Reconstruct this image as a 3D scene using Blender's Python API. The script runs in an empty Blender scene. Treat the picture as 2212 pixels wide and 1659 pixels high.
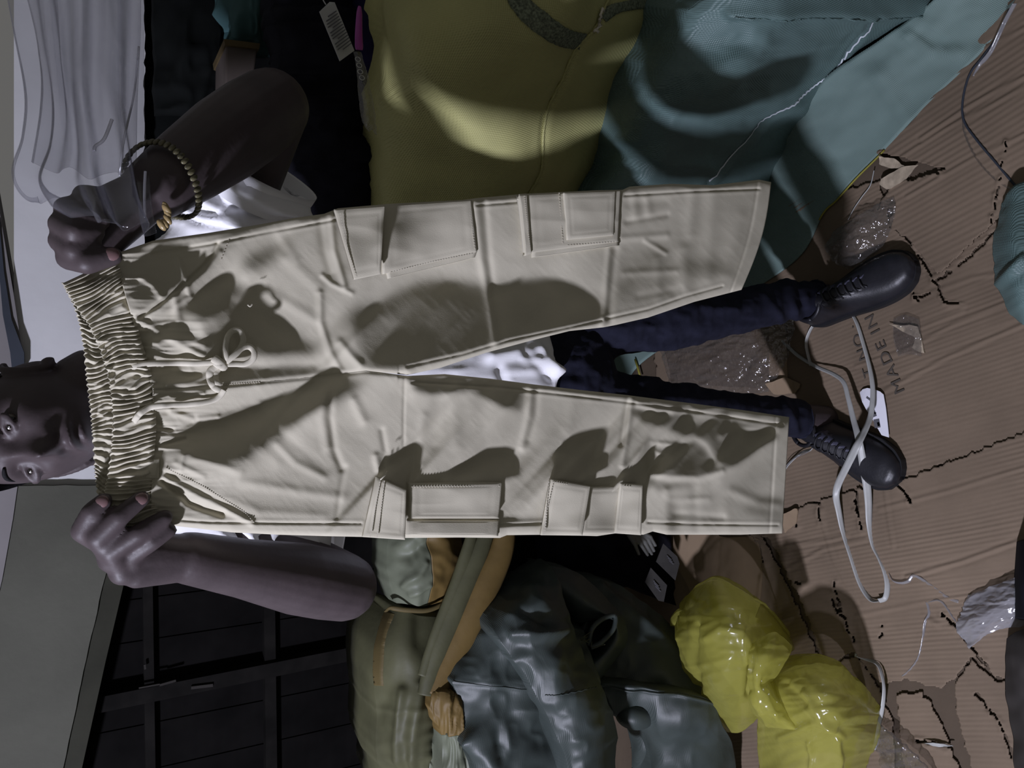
import bpy, bmesh, math, random
import numpy as np
from mathutils import Vector, Matrix

# ------------------------------------------------------------------ camera, world, light, exposure
SC = bpy.context.scene
COL = SC.collection
F_PX, CX, CY = 1650.0, 1106.0, 829.5
PITCH = math.radians(30.0)
CAM = np.array([0.0, 0.0, 1.543])
FWD = np.array([0.0, math.cos(PITCH), -math.sin(PITCH)])
UPV = np.array([0.0, math.sin(PITCH), math.cos(PITCH)])
cam_data = bpy.data.cameras.new('camera')
cam_data.sensor_width = 36.0
cam_data.lens = 36.0 * F_PX / 2212.0
cam_data.clip_start = 0.02
cam = bpy.data.objects.new('camera', cam_data)
COL.objects.link(cam)
xa, ya, za = -UPV, np.array([1.0, 0, 0]), -FWD          # the photograph is a sideways (rolled) shot
cam.matrix_world = Matrix(((xa[0], ya[0], za[0], CAM[0]), (xa[1], ya[1], za[1], CAM[1]),
                           (xa[2], ya[2], za[2], CAM[2]), (0, 0, 0, 1)))
SC.camera = cam

world = bpy.data.worlds.new('world')
SC.world = world
world.use_nodes = True
world.node_tree.nodes['Background'].inputs[0].default_value = (1.0, 0.98, 0.95, 1)
world.node_tree.nodes['Background'].inputs[1].default_value = 0.118

ld = bpy.data.lights.new('ceiling_bulb', 'POINT')
ld.energy = 425.0
ld.color = (0.80, 0.81, 1.0)
ld.shadow_soft_size = 0.075
lamp = bpy.data.objects.new('ceiling_bulb', ld)
lamp.location = (-2.03, -0.10, 2.48)
COL.objects.link(lamp)

SC.view_settings.view_transform = 'Standard'
SC.view_settings.look = 'None'
SC.view_settings.exposure = 0.0
SC.view_settings.gamma = 1.0
SC.view_settings.use_curve_mapping = False


# ------------------------------------------------------------------ helpers
def W(x, y, Y=None, Z=None, X=None):
    """the place in the room seen at photo pixel x, y on the plane Y, Z or X"""
    r = (CY - y) / F_PX
    u = (CX - x) / F_PX
    d = np.array([r, FWD[1] + UPV[1] * u, FWD[2] + UPV[2] * u])
    if Y is not None:
        t = Y / d[1]
    elif Z is not None:
        t = (Z - CAM[2]) / d[2]
    else:
        t = X / d[0]
    return CAM + d * t


def WN(x, y, Y):
    x = np.asarray(x, float); y = np.asarray(y, float); Y = np.asarray(Y, float)
    r = (CY - y) / F_PX
    u = (CX - x) / F_PX
    dy = FWD[1] + UPV[1] * u
    dz = FWD[2] + UPV[2] * u
    t = Y / dy
    return np.stack([r * t, Y + 0 * r, CAM[2] + dz * t], -1)


def WZ(x, y, Z):
    x = np.asarray(x, float); y = np.asarray(y, float); Z = np.asarray(Z, float)
    r = (CY - y) / F_PX
    u = (CX - x) / F_PX
    dz = FWD[2] + UPV[2] * u
    t = (Z - CAM[2]) / dz
    return np.stack([r * t, (FWD[1] + UPV[1] * u) * t, Z + 0 * r], -1)


def pix(P):
    P = np.asarray(P, float)
    d = P - CAM
    f = d @ FWD
    return CX - (d @ UPV) / f * F_PX, CY - d[..., 0] / f * F_PX


_rs = np.random.RandomState(7)
_tab = _rs.rand(256, 256)


def vnoise(x, y, seed=0):
    x = np.asarray(x, float) + seed * 17.31; y = np.asarray(y, float) + seed * 9.17
    xi = np.floor(x).astype(int); yi = np.floor(y).astype(int)
    fx = x - xi; fy = y - yi
    fx = fx * fx * (3 - 2 * fx); fy = fy * fy * (3 - 2 * fy)
    g = lambda a, b: _tab[a % 256, b % 256]
    return (g(xi, yi) * (1 - fx) * (1 - fy) + g(xi + 1, yi) * fx * (1 - fy)
            + g(xi, yi + 1) * (1 - fx) * fy + g(xi + 1, yi + 1) * fx * fy) * 2 - 1


def fbm(x, y, seed=0, oct=3):
    s = 0; a = 1.0
    for k in range(oct):
        s = s + a * vnoise(np.asarray(x) * 2 ** k, np.asarray(y) * 2 ** k, seed + k * 3)
        a *= 0.5
    return s


def ridged(x, y, seed=0, oct=3):
    s = 0; a = 1.0
    for k in range(oct):
        s = s + a * (1 - 2 * np.abs(vnoise(np.asarray(x) * 2 ** k, np.asarray(y) * 2 ** k, seed + k * 3)))
        a *= 0.5
    return s


def crom(P, n, closed=False):
    """Catmull-Rom resample of control rows P along axis 0 to n samples"""
    P = np.asarray(P, float)
    m = len(P)
    if closed:
        t = np.linspace(0, m, n, endpoint=False)
        i = np.floor(t).astype(int); f = t - i
        idx = lambda k: (i + k) % m
    else:
        t = np.linspace(0, m - 1, n)
        i = np.minimum(np.floor(t).astype(int), m - 2); f = t - i
        idx = lambda k: np.clip(i + k, 0, m - 1)
    p0, p1, p2, p3 = P[idx(-1)], P[idx(0)], P[idx(1)], P[idx(2)]
    f = f.reshape((-1,) + (1,) * (P.ndim - 1))
    return 0.5 * (2 * p1 + (p2 - p0) * f + (2 * p0 - 5 * p1 + 4 * p2 - p3) * f ** 2 + (3 * p1 - p0 - 3 * p2 + p3) * f ** 3)


def polyl(P, n):
    """resample a polyline by arc length"""
    P = np.asarray(P, float)
    s = np.concatenate([[0], np.cumsum(np.linalg.norm(np.diff(P, axis=0), axis=1))])
    t = np.linspace(0, s[-1], n)
    return np.stack([np.interp(t, s, P[:, k]) for k in range(P.shape[1])], -1)


def grid_faces(n, m, wrap_m=False, off=0):
    i, j = np.meshgrid(np.arange(n - 1), np.arange(m if wrap_m else m - 1), indexing='ij')
    a = i * m + j; b = i * m + (j + 1) % m
    c = (i + 1) * m + (j + 1) % m; d = (i + 1) * m + j
    return (np.stack([a, b, c, d], -1).reshape(-1, 4) + off)


def mesh_obj(name, V, Fs, mat, parent=None, smooth=True):
    V = np.asarray(V, float).reshape(-1, 3)
    me = bpy.data.meshes.new(name)
    if isinstance(Fs, np.ndarray):
        k = Fs.shape[1]
        me.vertices.add(len(V)); me.vertices.foreach_set('co', V.ravel())
        me.loops.add(Fs.size); me.loops.foreach_set('vertex_index', Fs.ravel().astype(np.int32))
        me.polygons.add(len(Fs))
        me.polygons.foreach_set('loop_start', np.arange(0, Fs.size, k, dtype=np.int32))
        me.polygons.foreach_set('loop_total', np.full(len(Fs), k, np.int32))
        me.update(calc_edges=True); me.validate()
    else:
        me.from_pydata([tuple(v) for v in V], [], [tuple(int(q) for q in f) for f in Fs])
    return link(name, me, mat, parent, smooth)


def link(name, me, mat, parent=None, smooth=True):
    if smooth:
        me.polygons.foreach_set('use_smooth', np.ones(len(me.polygons), bool))
    me.name = name
    if mat is not None and not me.materials:
        me.materials.append(mat)
    o = bpy.data.objects.new(name, me)
    COL.objects.link(o)
    if parent is not None:
        o.parent = parent
        o.matrix_parent_inverse = parent.matrix_world.inverted()
    return o


def empty(name, loc=(0, 0, 0)):
    o = bpy.data.objects.new(name, None)
    o.empty_display_size = 0.05
    COL.objects.link(o)
    o.matrix_world = Matrix.Translation(Vector([float(v) for v in loc]))
    return o


def tag(o, label, cat, group=None, kind=None):
    o['label'] = label
    o['category'] = cat
    if group: o['group'] = group
    if kind: o['kind'] = kind
    return o


def struct(o):
    o['kind'] = 'structure'
    return o


def gnormals(P):
    du = np.gradient(P, axis=0); dv = np.gradient(P, axis=1)
    n = np.cross(du, dv)
    return n / (np.linalg.norm(n, axis=-1, keepdims=True) + 1e-12)


def outward(V, F):
    a, b, c = V[F[:, 0]], V[F[:, 1]], V[F[:, 2]]
    vol = (np.cross(a, b) * c).sum()
    if F.shape[1] == 4:
        vol += (np.cross(a, c) * V[F[:, 3]]).sum()
    return F if vol > 0 else F[:, ::-1]


def close_grid(A, B):
    """closed shell from front grid A and back grid B (same shape)"""
    n, m = A.shape[:2]
    V = np.concatenate([A.reshape(-1, 3), B.reshape(-1, 3)])
    k = n * m
    f1 = grid_faces(n, m); f2 = grid_faces(n, m, off=k)[:, ::-1]
    idx = np.arange(k).reshape(n, m)
    loop = np.concatenate([idx[0, :-1], idx[:-1, -1], idx[-1, :0:-1], idx[:0:-1, 0]])
    nx = np.roll(loop, -1)
    rim = np.stack([nx, loop, loop + k, nx + k], -1)
    return V, outward(V - V.mean(0), np.concatenate([f1, f2, rim]))


def sheet(name, P, thick, mat, parent=None):
    n = gnormals(P)
    if np.mean(((CAM - P) * n).sum(-1)) < 0: n = -n
    V, F = close_grid(P, P - n * thick)
    return mesh_obj(name, V, F, mat, parent)


def solid(name, P, back, mat, parent=None, taper=0.9):
    """a bulky body: front grid P, closed behind by the same outline pushed back"""
    c = P.reshape(-1, 3).mean(0)
    B = c + (P - c) * taper + np.asarray(back, float)
    n, m = P.shape[:2]
    mid = c + (P - c) * 1.03 + np.asarray(back, float) * 0.45
    # one extra ring between the front and the back keeps the side bulging
    V = np.concatenate([P.reshape(-1, 3), B.reshape(-1, 3)])
    k = n * m
    idx = np.arange(k).reshape(n, m)
    loop = np.concatenate([idx[0, :-1], idx[:-1, -1], idx[-1, :0:-1], idx[:0:-1, 0]])
    nx = np.roll(loop, -1)
    M = mid.reshape(-1, 3)[loop]
    L = len(loop); mo = 2 * k + np.arange(L); mn = np.roll(mo, -1)
    V = np.concatenate([V, M])
    F = np.concatenate([grid_faces(n, m), grid_faces(n, m, off=k)[:, ::-1],
                        np.stack([nx, loop, mo, mn], -1), np.stack([mn, mo, loop + k, nx + k], -1)])
    return mesh_obj(name, V, outward(V - V.mean(0), F), mat, parent)


def ctrl(rows, n, m, mode='Y'):
    """rows of control points (x, y, depth) -> dense grid of room points and its pixel grid"""
    R = np.asarray(rows, float)
    G = crom(R, n)
    G = np.swapaxes(crom(np.swapaxes(G, 0, 1), m), 0, 1)
    P = WN(G[..., 0], G[..., 1], G[..., 2]) if mode == 'Y' else WZ(G[..., 0], G[..., 1], G[..., 2])
    return P, G[..., 0], G[..., 1]


def push(P, h):
    """move points towards the camera along their own surface normal by h"""
    n = gnormals(P)
    s = np.sign(((CAM - P) * n).sum(-1, keepdims=True))
    s = np.sign(np.mean(s)) or 1.0
    return P + n * s * h[..., None]


def frames(P):
    T = np.gradient(P, axis=0)
    T /= np.linalg.norm(T, axis=1, keepdims=True) + 1e-12
    N = np.zeros_like(T)
    ref = np.array([0.0, 0, 1]) if abs(T[0][2]) < 0.9 else np.array([1.0, 0, 0])
    v = np.cross(T[0], ref); v /= np.linalg.norm(v)
    for i in range(len(T)):
        v = v - T[i] * (v @ T[i]); v /= np.linalg.norm(v) + 1e-12
        N[i] = v
    return T, N, np.cross(T, N)


def tube_geo(P, r, seg=8, cap=True, flat=None, ref=None):
    """flat = (w, t) makes an oval band; ref = direction of its thin axis"""
    P = np.asarray(P, float)
    T, N, B = frames(P)
    if ref is not None:
        ref = np.asarray(ref, float)
        ref = ref if ref.ndim == 2 else np.repeat(ref[None], len(P), 0)
        N = ref - T * (ref * T).sum(1, keepdims=True)
        N /= np.linalg.norm(N, axis=1, keepdims=True) + 1e-12
        B = np.cross(T, N)
    r = np.broadcast_to(np.asarray(r, float), (len(P),))
    a = np.linspace(0, 2 * np.pi, seg, endpoint=False)
    w, t = flat if flat else (1.0, 1.0)
    V = (P[:, None] + (np.cos(a)[None, :, None] * B[:, None] * w + np.sin(a)[None, :, None] * N[:, None] * t) * r[:, None, None]).reshape(-1, 3)
    F = [tuple(q) for q in grid_faces(len(P), seg, True)]
    if cap:
        F.append(tuple(range(seg))[::-1]); F.append(tuple((len(P) - 1) * seg + k for k in range(seg)))
    return V, F


def join_geo(parts):
    Vs, Fs, o = [], [], 0
    for V, F in parts:
        Vs.append(np.asarray(V, float).reshape(-1, 3)); Fs += [tuple(int(q) + o for q in f) for f in F]; o += len(Vs[-1])
    return np.concatenate(Vs), Fs


def tube(name, P, r, mat, parent=None, seg=8, n=None, flat=None, ref=None):
    if n: P = crom(P, n)
    V, F = tube_geo(P, r, seg, True, flat, ref)
    return mesh_obj(name, V, F, mat, parent)


def ell_geo(c, A, nu=24, nv=14):
    """ellipsoid; A = 3x3 rows are the half-axes"""
    th = np.linspace(0, np.pi, nv + 1)[1:-1]; ph = np.linspace(0, 2 * np.pi, nu, endpoint=False)
    D = np.stack([np.sin(th)[:, None] * np.cos(ph), np.sin(th)[:, None] * np.sin(ph), np.cos(th)[:, None] + 0 * ph], -1).reshape(-1, 3)
    D = np.concatenate([D, [[0, 0, 1], [0, 0, -1]]])
    V = np.asarray(c) + D @ np.asarray(A, float)
    n = nv - 1
    F = [tuple(q) for q in grid_faces(n, nu, True)]
    t, b = n * nu, n * nu + 1
    for j in range(nu):
        F.append((t, (j + 1) % nu, j)); F.append((b, (n - 1) * nu + j, (n - 1) * nu + (j + 1) % nu))
    return V, F


def cone_geo(p, q, r0, r1, seg=16):
    """rounded tapered limb between p and q"""
    p = np.asarray(p, float); q = np.asarray(q, float)
    d = q - p; L = np.linalg.norm(d); d = d / (L + 1e-9)
    up = np.array([0, 0, 1.0]) if abs(d[2]) < 0.9 else np.array([1.0, 0, 0])
    a = np.cross(d, up); a /= np.linalg.norm(a); b = np.cross(d, a)
    ang = np.linspace(0, 2 * np.pi, seg, endpoint=False)
    rings = []
    for k in np.linspace(-90, 0, 5)[1:]:
        rings.append((p + d * r0 * math.sin(math.radians(k)), r0 * math.cos(math.radians(k))))
    for k in np.linspace(0, 90, 5)[:-1]:
        rings.append((q + d * r1 * math.sin(math.radians(k)), r1 * math.cos(math.radians(k))))
    V = np.concatenate([c + rr * (np.cos(ang)[:, None] * a + np.sin(ang)[:, None] * b) for c, rr in rings])
    V = np.concatenate([V, [p - d * r0], [q + d * r1]])
    m = len(rings)
    F = [tuple(x) for x in grid_faces(m, seg, True)]
    for j in range(seg):
        F.append((m * seg, (j + 1) % seg, j)); F.append((m * seg + 1, (m - 1) * seg + j, (m - 1) * seg + (j + 1) % seg))
    return V, F


def remeshed(parts, voxel, smooth_it=4, fac=0.5):
    """one continuous surface grown over overlapping closed shapes"""
    V, F = join_geo(parts)
    me = bpy.data.meshes.new('t'); me.from_pydata([tuple(v) for v in V], [], F)
    bm = bmesh.new(); bm.from_mesh(me); bmesh.ops.recalc_face_normals(bm, faces=bm.faces); bm.to_mesh(me); bm.free()
    o = bpy.data.objects.new('t', me); COL.objects.link(o)
    md = o.modifiers.new('r', 'REMESH'); md.mode = 'VOXEL'; md.voxel_size = voxel
    ms = o.modifiers.new('s', 'SMOOTH'); ms.iterations = smooth_it; ms.factor = fac
    dg = bpy.context.evaluated_depsgraph_get(); dg.update()
    out = bpy.data.meshes.new_from_object(o.evaluated_get(dg))
    bpy.data.objects.remove(o); bpy.data.meshes.remove(me)
    return out


def mverts(me):
    a = np.empty(len(me.vertices) * 3); me.vertices.foreach_get('co', a); return a.reshape(-1, 3)


def mnorms(me):
    a = np.empty(len(me.vertices) * 3); me.vertex_normals.foreach_get('vector', a); return a.reshape(-1, 3)


def setverts(me, V):
    me.vertices.foreach_set('co', np.asarray(V, float).ravel()); me.update()


def seg_d(x, y, p, q):
    """distance of pixels x, y from segment p-q and the place along it"""
    p = np.asarray(p, float); q = np.asarray(q, float)
    d = q - p; L2 = d @ d + 1e-9
    t = np.clip(((x - p[0]) * d[0] + (y - p[1]) * d[1]) / L2, 0, 1)
    return np.hypot(x - p[0] - d[0] * t, y - p[1] - d[1] * t), t


def pl_d(x, y, pts):
    best = np.full(np.shape(x), 1e9)
    for p, q in zip(pts[:-1], pts[1:]):
        best = np.minimum(best, seg_d(x, y, p, q)[0])
    return best


def inpoly(x, y, poly):
    poly = np.asarray(poly, float)
    c = np.zeros(np.shape(x), bool)
    j = len(poly) - 1
    for i in range(len(poly)):
        xi, yi = poly[i]; xj, yj = poly[j]
        if yi != yj:
            c ^= ((yi > y) != (yj > y)) & (x < (xj - xi) * (y - yi) / (yj - yi) + xi)
        j = i
    return c


def prism(name, poly, h, mat, parent=None, z0=None):
    """flat piece: 3D outline poly (k,3) extruded by vector h"""
    poly = np.asarray(poly, float); k = len(poly); h = np.asarray(h, float)
    V = np.concatenate([poly, poly + h])
    F = [tuple(range(k))[::-1], tuple(range(k, 2 * k))] + [(i, (i + 1) % k, k + (i + 1) % k, k + i) for i in range(k)]
    me = bpy.data.meshes.new(name); me.from_pydata([tuple(v) for v in V], [], F)
    bm = bmesh.new(); bm.from_mesh(me); bmesh.ops.recalc_face_normals(bm, faces=bm.faces)
    bmesh.ops.triangulate(bm, faces=[f for f in bm.faces if len(f.verts) > 4]); bm.to_mesh(me); bm.free()
    return link(name, me, mat, parent, smooth=False)


# ------------------------------------------------------------------ materials
def mat(name, col, rough=0.8, spec=0.3, var=0.12, vscale=9.0, bump=None, sheen=0.0, alt=None, detail=4.0):
    """procedural principled material with slow colour variation; bump = list of (kind, scale, strength, rotation)"""
    m = bpy.data.materials.new(name); m.use_nodes = True
    nt = m.node_tree; N = nt.nodes; L = nt.links
    b = N['Principled BSDF']
    b.inputs['Roughness'].default_value = rough
    b.inputs['Specular IOR Level'].default_value = spec
    if sheen: b.inputs['Sheen Weight'].default_value = sheen
    tc = N.new('ShaderNodeTexCoord')
    ns = N.new('ShaderNodeTexNoise'); ns.inputs['Scale'].default_value = vscale; ns.inputs['Detail'].default_value = detail
    L.new(tc.outputs['Object'], ns.inputs['Vector'])
    cr = N.new('ShaderNodeValToRGB')
    a = alt if alt else [c * (1 - var) for c in col]
    c2 = [min(1, c * (1 + (var if not alt else 0))) for c in col]
    cr.color_ramp.elements[0].position = 0.35; cr.color_ramp.elements[0].color = (*a, 1)
    cr.color_ramp.elements[1].position = 0.65; cr.color_ramp.elements[1].color = (*c2, 1)
    L.new(ns.outputs['Fac'], cr.inputs['Fac']); L.new(cr.outputs['Color'], b.inputs['Base Color'])
    prev = None
    for kind, sc, st, rot in (bump or []):
        mp = N.new('ShaderNodeMapping'); mp.inputs['Rotation'].default_value = rot
        L.new(tc.outputs['Object'], mp.inputs['Vector'])
        if kind == 'wave':
            t = N.new('ShaderNodeTexWave'); t.inputs['Scale'].default_value = sc; t.inputs['Distortion'].default_value = 1.2
            t.inputs['Detail'].default_value = 2.0
        elif kind == 'weave':
            t = N.new('ShaderNodeTexWave'); t.inputs['Scale'].default_value = sc; t.inputs['Distortion'].default_value = 0.3
        else:
            t = N.new('ShaderNodeTexNoise'); t.inputs['Scale'].default_value = sc; t.inputs['Detail'].default_value = 5.0
        L.new(mp.outputs['Vector'], t.inputs['Vector'])
        bp = N.new('ShaderNodeBump'); bp.inputs['Strength'].default_value = st; bp.inputs['Distance'].default_value = 0.002
        L.new(t.outputs['Fac'], bp.inputs['Height'])
        if prev: L.new(prev.outputs['Normal'], bp.inputs['Normal'])
        prev = bp
    if prev: L.new(prev.outputs['Normal'], b.inputs['Normal'])
    return m


def film(name, col, opac, edge=0.55, rough=0.12, gloss=0.25, bump=8.0, bstr=0.35):
    """thin plastic film: see-through, glossy, denser where it is seen edge-on"""
    m = bpy.data.materials.new(name); m.use_nodes = True
    nt = m.node_tree; N = nt.nodes; L = nt.links
    N.remove(N['Principled BSDF'])
    out = N['Material Output']
    tr = N.new('ShaderNodeBsdfTransparent'); tr.inputs[0].default_value = (0.965, 0.965, 0.975, 1)
    df = N.new('ShaderNodeBsdfDiffuse'); df.inputs[0].default_value = (*col, 1)
    tl = N.new('ShaderNodeBsdfTranslucent'); tl.inputs[0].default_value = (*col, 1)
    gl = N.new('ShaderNodeBsdfGlossy'); gl.inputs['Roughness'].default_value = rough
    tc = N.new('ShaderNodeTexCoord'); ns = N.new('ShaderNodeTexNoise'); ns.inputs['Scale'].default_value = bump; ns.inputs['Detail'].default_value = 3
    L.new(tc.outputs['Object'], ns.inputs['Vector'])
    bp = N.new('ShaderNodeBump'); bp.inputs['Strength'].default_value = bstr; bp.inputs['Distance'].default_value = 0.01
    L.new(ns.outputs['Fac'], bp.inputs['Height']); L.new(bp.outputs['Normal'], gl.inputs['Normal'])
    md = N.new('ShaderNodeMixShader'); md.inputs[0].default_value = 0.5
    L.new(df.outputs[0], md.inputs[1]); L.new(tl.outputs[0], md.inputs[2])
    lw = N.new('ShaderNodeLayerWeight'); lw.inputs['Blend'].default_value = 0.25
    mr = N.new('ShaderNodeMapRange'); mr.inputs['To Min'].default_value = opac; mr.inputs['To Max'].default_value = edge
    L.new(lw.outputs['Facing'], mr.inputs['Value'])
    m1 = N.new('ShaderNodeMixShader'); L.new(mr.outputs[0], m1.inputs[0]); L.new(tr.outputs[0], m1.inputs[1]); L.new(md.outputs[0], m1.inputs[2])
    pw = N.new('ShaderNodeMath'); pw.operation = 'POWER'; pw.inputs[1].default_value = 4.0
    l2 = N.new('ShaderNodeLayerWeight'); l2.inputs['Blend'].default_value = 0.5
    L.new(bp.outputs['Normal'], l2.inputs['Normal']); L.new(l2.outputs['Facing'], pw.inputs[0])
    mu = N.new('ShaderNodeMath'); mu.operation = 'MULTIPLY_ADD'; mu.inputs[1].default_value = 0.5; mu.inputs[2].default_value = 0.03 + gloss * 0.15
    L.new(pw.outputs[0], mu.inputs[0])
    m2 = N.new('ShaderNodeMixShader'); L.new(mu.outputs[0], m2.inputs[0]); L.new(m1.outputs[0], m2.inputs[1]); L.new(gl.outputs[0], m2.inputs[2])
    L.new(m2.outputs[0], out.inputs['Surface'])
    return m


R90 = math.pi / 2
M = {}
M['khaki'] = mat('khaki_twill', (0.465, 0.435, 0.342), 0.85, 0.15, 0.05, 14, [('noise', 900, 0.12, (0, 0, 0)), ('weave', 420, 0.10, (0, 0.8, 0))])
M['khaki_thread'] = mat('khaki_thread', (0.60, 0.56, 0.46), 0.8, 0.2)
M['cord'] = mat('khaki_cord', (0.58, 0.545, 0.44), 0.8, 0.2, 0.1, 60, [('weave', 500, 0.25, (0, 0.3, 0))])
M['shirt'] = mat('white_cotton', (0.80, 0.80, 0.82), 0.85, 0.15, 0.03, 10, [('noise', 500, 0.08, (0, 0, 0))])
M['jeans'] = mat('navy_denim', (0.013, 0.014, 0.026), 0.85, 0.15, 0.2, 30, [('noise', 600, 0.2, (0, 0, 0))])
M['skin'] = mat('dark_skin', (0.057, 0.044, 0.046), 0.52, 0.32, 0.12, 22, [('noise', 160, 0.12, (0, 0, 0))])
M['nail'] = mat('fingernail', (0.16, 0.095, 0.095), 0.35, 0.5, 0.05)
M['lip'] = mat('lip_skin', (0.07, 0.042, 0.042), 0.4, 0.4)
M['eye'] = mat('eye_white', (0.13, 0.11, 0.095), 0.15, 0.6, 0.05)
M['iris'] = mat('dark_iris', (0.008, 0.006, 0.005), 0.06, 0.8, 0.05)
M['hair'] = mat('black_hair', (0.008, 0.008, 0.009), 0.9, 0.2, 0.2, 300)
M['shoe'] = mat('black_leather', (0.014, 0.014, 0.018), 0.42, 0.45, 0.15, 40, [('noise', 200, 0.15, (0, 0, 0))])
M['sole'] = mat('black_rubber', (0.016, 0.016, 0.018), 0.6, 0.3)
M['facing'] = mat('lit_lace_facing', (0.055, 0.055, 0.085), 0.45, 0.4)
M['wallw'] = mat('whitewashed_wall', (0.51, 0.51, 0.51), 0.9, 0.1, 0.05, 5, [('noise', 40, 0.25, (0, 0, 0))])
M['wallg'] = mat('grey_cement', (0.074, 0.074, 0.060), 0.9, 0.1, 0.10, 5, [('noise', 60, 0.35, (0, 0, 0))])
M['wallshade'] = mat('shaded_cement_band', (0.028, 0.028, 0.021), 0.9, 0.1, 0.15, 8, [('noise', 60, 0.3, (0, 0, 0))])
M['walld'] = mat('dark_painted_wall', (0.006, 0.0068, 0.0066), 0.9, 0.05, 0.3, 6)
M['upper'] = mat('ceiling_plaster', (0.17, 0.16, 0.16), 0.9, 0.1, 0.08, 6)
M['trimdark'] = mat('dark_beam_edge', (0.03, 0.035, 0.045), 0.8, 0.2)
M['door'] = mat('dark_stained_planks', (0.0032, 0.0029, 0.0028), 0.9, 0.06, 0.3, 10, [('wave', 12, 0.1, (0, R90, 0))])
M['doorrail'] = mat('worn_dark_rail', (0.0052, 0.0047, 0.0042), 0.85, 0.08, 0.4, 14)
M['doorworn'] = mat('bare_scuffed_wood', (0.022, 0.020, 0.018), 0.8, 0.1)
M['ysack'] = mat('yellow_woven_plastic', (0.40, 0.388, 0.165), 0.62, 0.3, 0.06, 8, [('weave', 95, 0.35, (0, R90, 0.1)), ('weave', 95, 0.3, (0, 0, 0))])
M['ymesh'] = mat('dark_mesh_stripe', (0.13, 0.15, 0.10), 0.7, 0.3, 0.5, 240, [('noise', 200, 0.6, (0, 0, 0))])
M['gsack'] = mat('green_woven_plastic', (0.105, 0.165, 0.158), 0.46, 0.45, 0.08, 7, [('weave', 110, 0.35, (0, R90, 0.3)), ('weave', 110, 0.3, (0, 0, 0.3))])
M['gflat'] = mat('pale_green_woven_plastic', (0.165, 0.235, 0.215), 0.6, 0.3, 0.06, 7, [('weave', 110, 0.3, (0, 0, 0.8)), ('weave', 110, 0.3, (0, 0, -0.77))])
M['gthread'] = mat('white_seam_thread', (0.62, 0.66, 0.70), 0.6, 0.3)
M['ythread'] = mat('yellow_edge_thread', (0.22, 0.20, 0.03), 0.6, 0.3)
M['tarp'] = mat('dark_green_tarpaulin', (0.038, 0.049, 0.045), 0.47, 0.5, 0.15, 9, [('weave', 150, 0.15, (0, R90, 0)), ('noise', 40, 0.25, (0, 0, 0))])
M['olive'] = mat('olive_woven_plastic', (0.070, 0.070, 0.036), 0.6, 0.3, 0.2, 9, [('noise', 60, 0.25, (0, 0, 0))])
M['orange'] = mat('ochre_lining', (0.125, 0.082, 0.025), 0.6, 0.3, 0.15, 9, [('noise', 60, 0.25, (0, 0, 0))])
M['ochredull'] = mat('dull_ochre_edge', (0.080, 0.060, 0.022), 0.65, 0.25, 0.15, 9)
M['palepatch'] = mat('pale_grey_green_lining', (0.115, 0.127, 0.088), 0.55, 0.35, 0.15, 9, [('noise', 35, 0.5, (0, 0, 0))])
M['card'] = mat('brown_cardboard', (0.245, 0.180, 0.118), 0.85, 0.15, 0.12, 6)
M['kraft'] = mat('torn_board_core', (0.36, 0.30, 0.22), 0.9, 0.1, 0.2, 60)
M['ink'] = mat('printed_ink', (0.075, 0.065, 0.055), 0.85, 0.1)
M['concrete'] = mat('dark_concrete_floor', (0.028, 0.023, 0.019), 0.9, 0.1, 0.3, 8)
M['ybag'] = None
M['strap'] = mat('white_strapping_band', (0.37, 0.375, 0.36), 0.4, 0.4, 0.06, 30)
M['label'] = mat('white_paper_label', (0.74, 0.74, 0.80), 0.7, 0.2, 0.03)
M['tagpaper'] = mat('grey_paper_tag', (0.45, 0.45, 0.46), 0.7, 0.2, 0.05)
M['darktag'] = mat('dim_card_tag', (0.04, 0.038, 0.036), 0.7, 0.2, 0.12, 30)
M['plain_ink'] = mat('dark_print', (0.10, 0.10, 0.11), 0.7, 0.2)
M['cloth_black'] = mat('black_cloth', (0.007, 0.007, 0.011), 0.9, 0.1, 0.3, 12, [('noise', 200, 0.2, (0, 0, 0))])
M['cloth_navy'] = mat('navy_cloth', (0.012, 0.010, 0.040), 0.85, 0.1, 0.3, 12)
M['teal'] = mat('teal_cloth', (0.045, 0.095, 0.098), 0.8, 0.2, 0.15, 12)
M['boxpink'] = mat('faded_box_card', (0.10, 0.082, 0.073), 0.8, 0.2)
M['boxdim'] = mat('dim_grey_cloth', (0.055, 0.05, 0.047), 0.9, 0.1)
M['boxbrown'] = mat('brown_box_card', (0.09, 0.065, 0.03), 0.8, 0.2)
M['magenta'] = mat('magenta_plastic', (0.33, 0.05, 0.30), 0.35, 0.5, 0.1)
M['bangle'] = mat('olive_bangle', (0.10, 0.09, 0.05), 0.4, 0.5, 0.5, 120)
M['gold'] = mat('gold_bead', (0.33, 0.24, 0.11), 0.35, 0.6)
M['mann'] = mat('pale_mannequin_plastic', (0.13, 0.13, 0.12), 0.5, 0.4)
M['film'] = film('clear_film', (0.22, 0.22, 0.25), 0.018, 0.34, 0.08, 0.06, 9)
M['film2'] = film('floor_film', (0.30, 0.29, 0.28), 0.05, 0.35, 0.10, 0.35, 55, 1.0)
M['filmw'] = film('milky_film', (0.55, 0.55, 0.58), 0.38, 0.8, 0.2, 0.3, 20)
M['ybag'] = film('yellow_bag_film', (0.62, 0.595, 0.13), 0.48, 0.82, 0.2, 0.16, 22)

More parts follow.
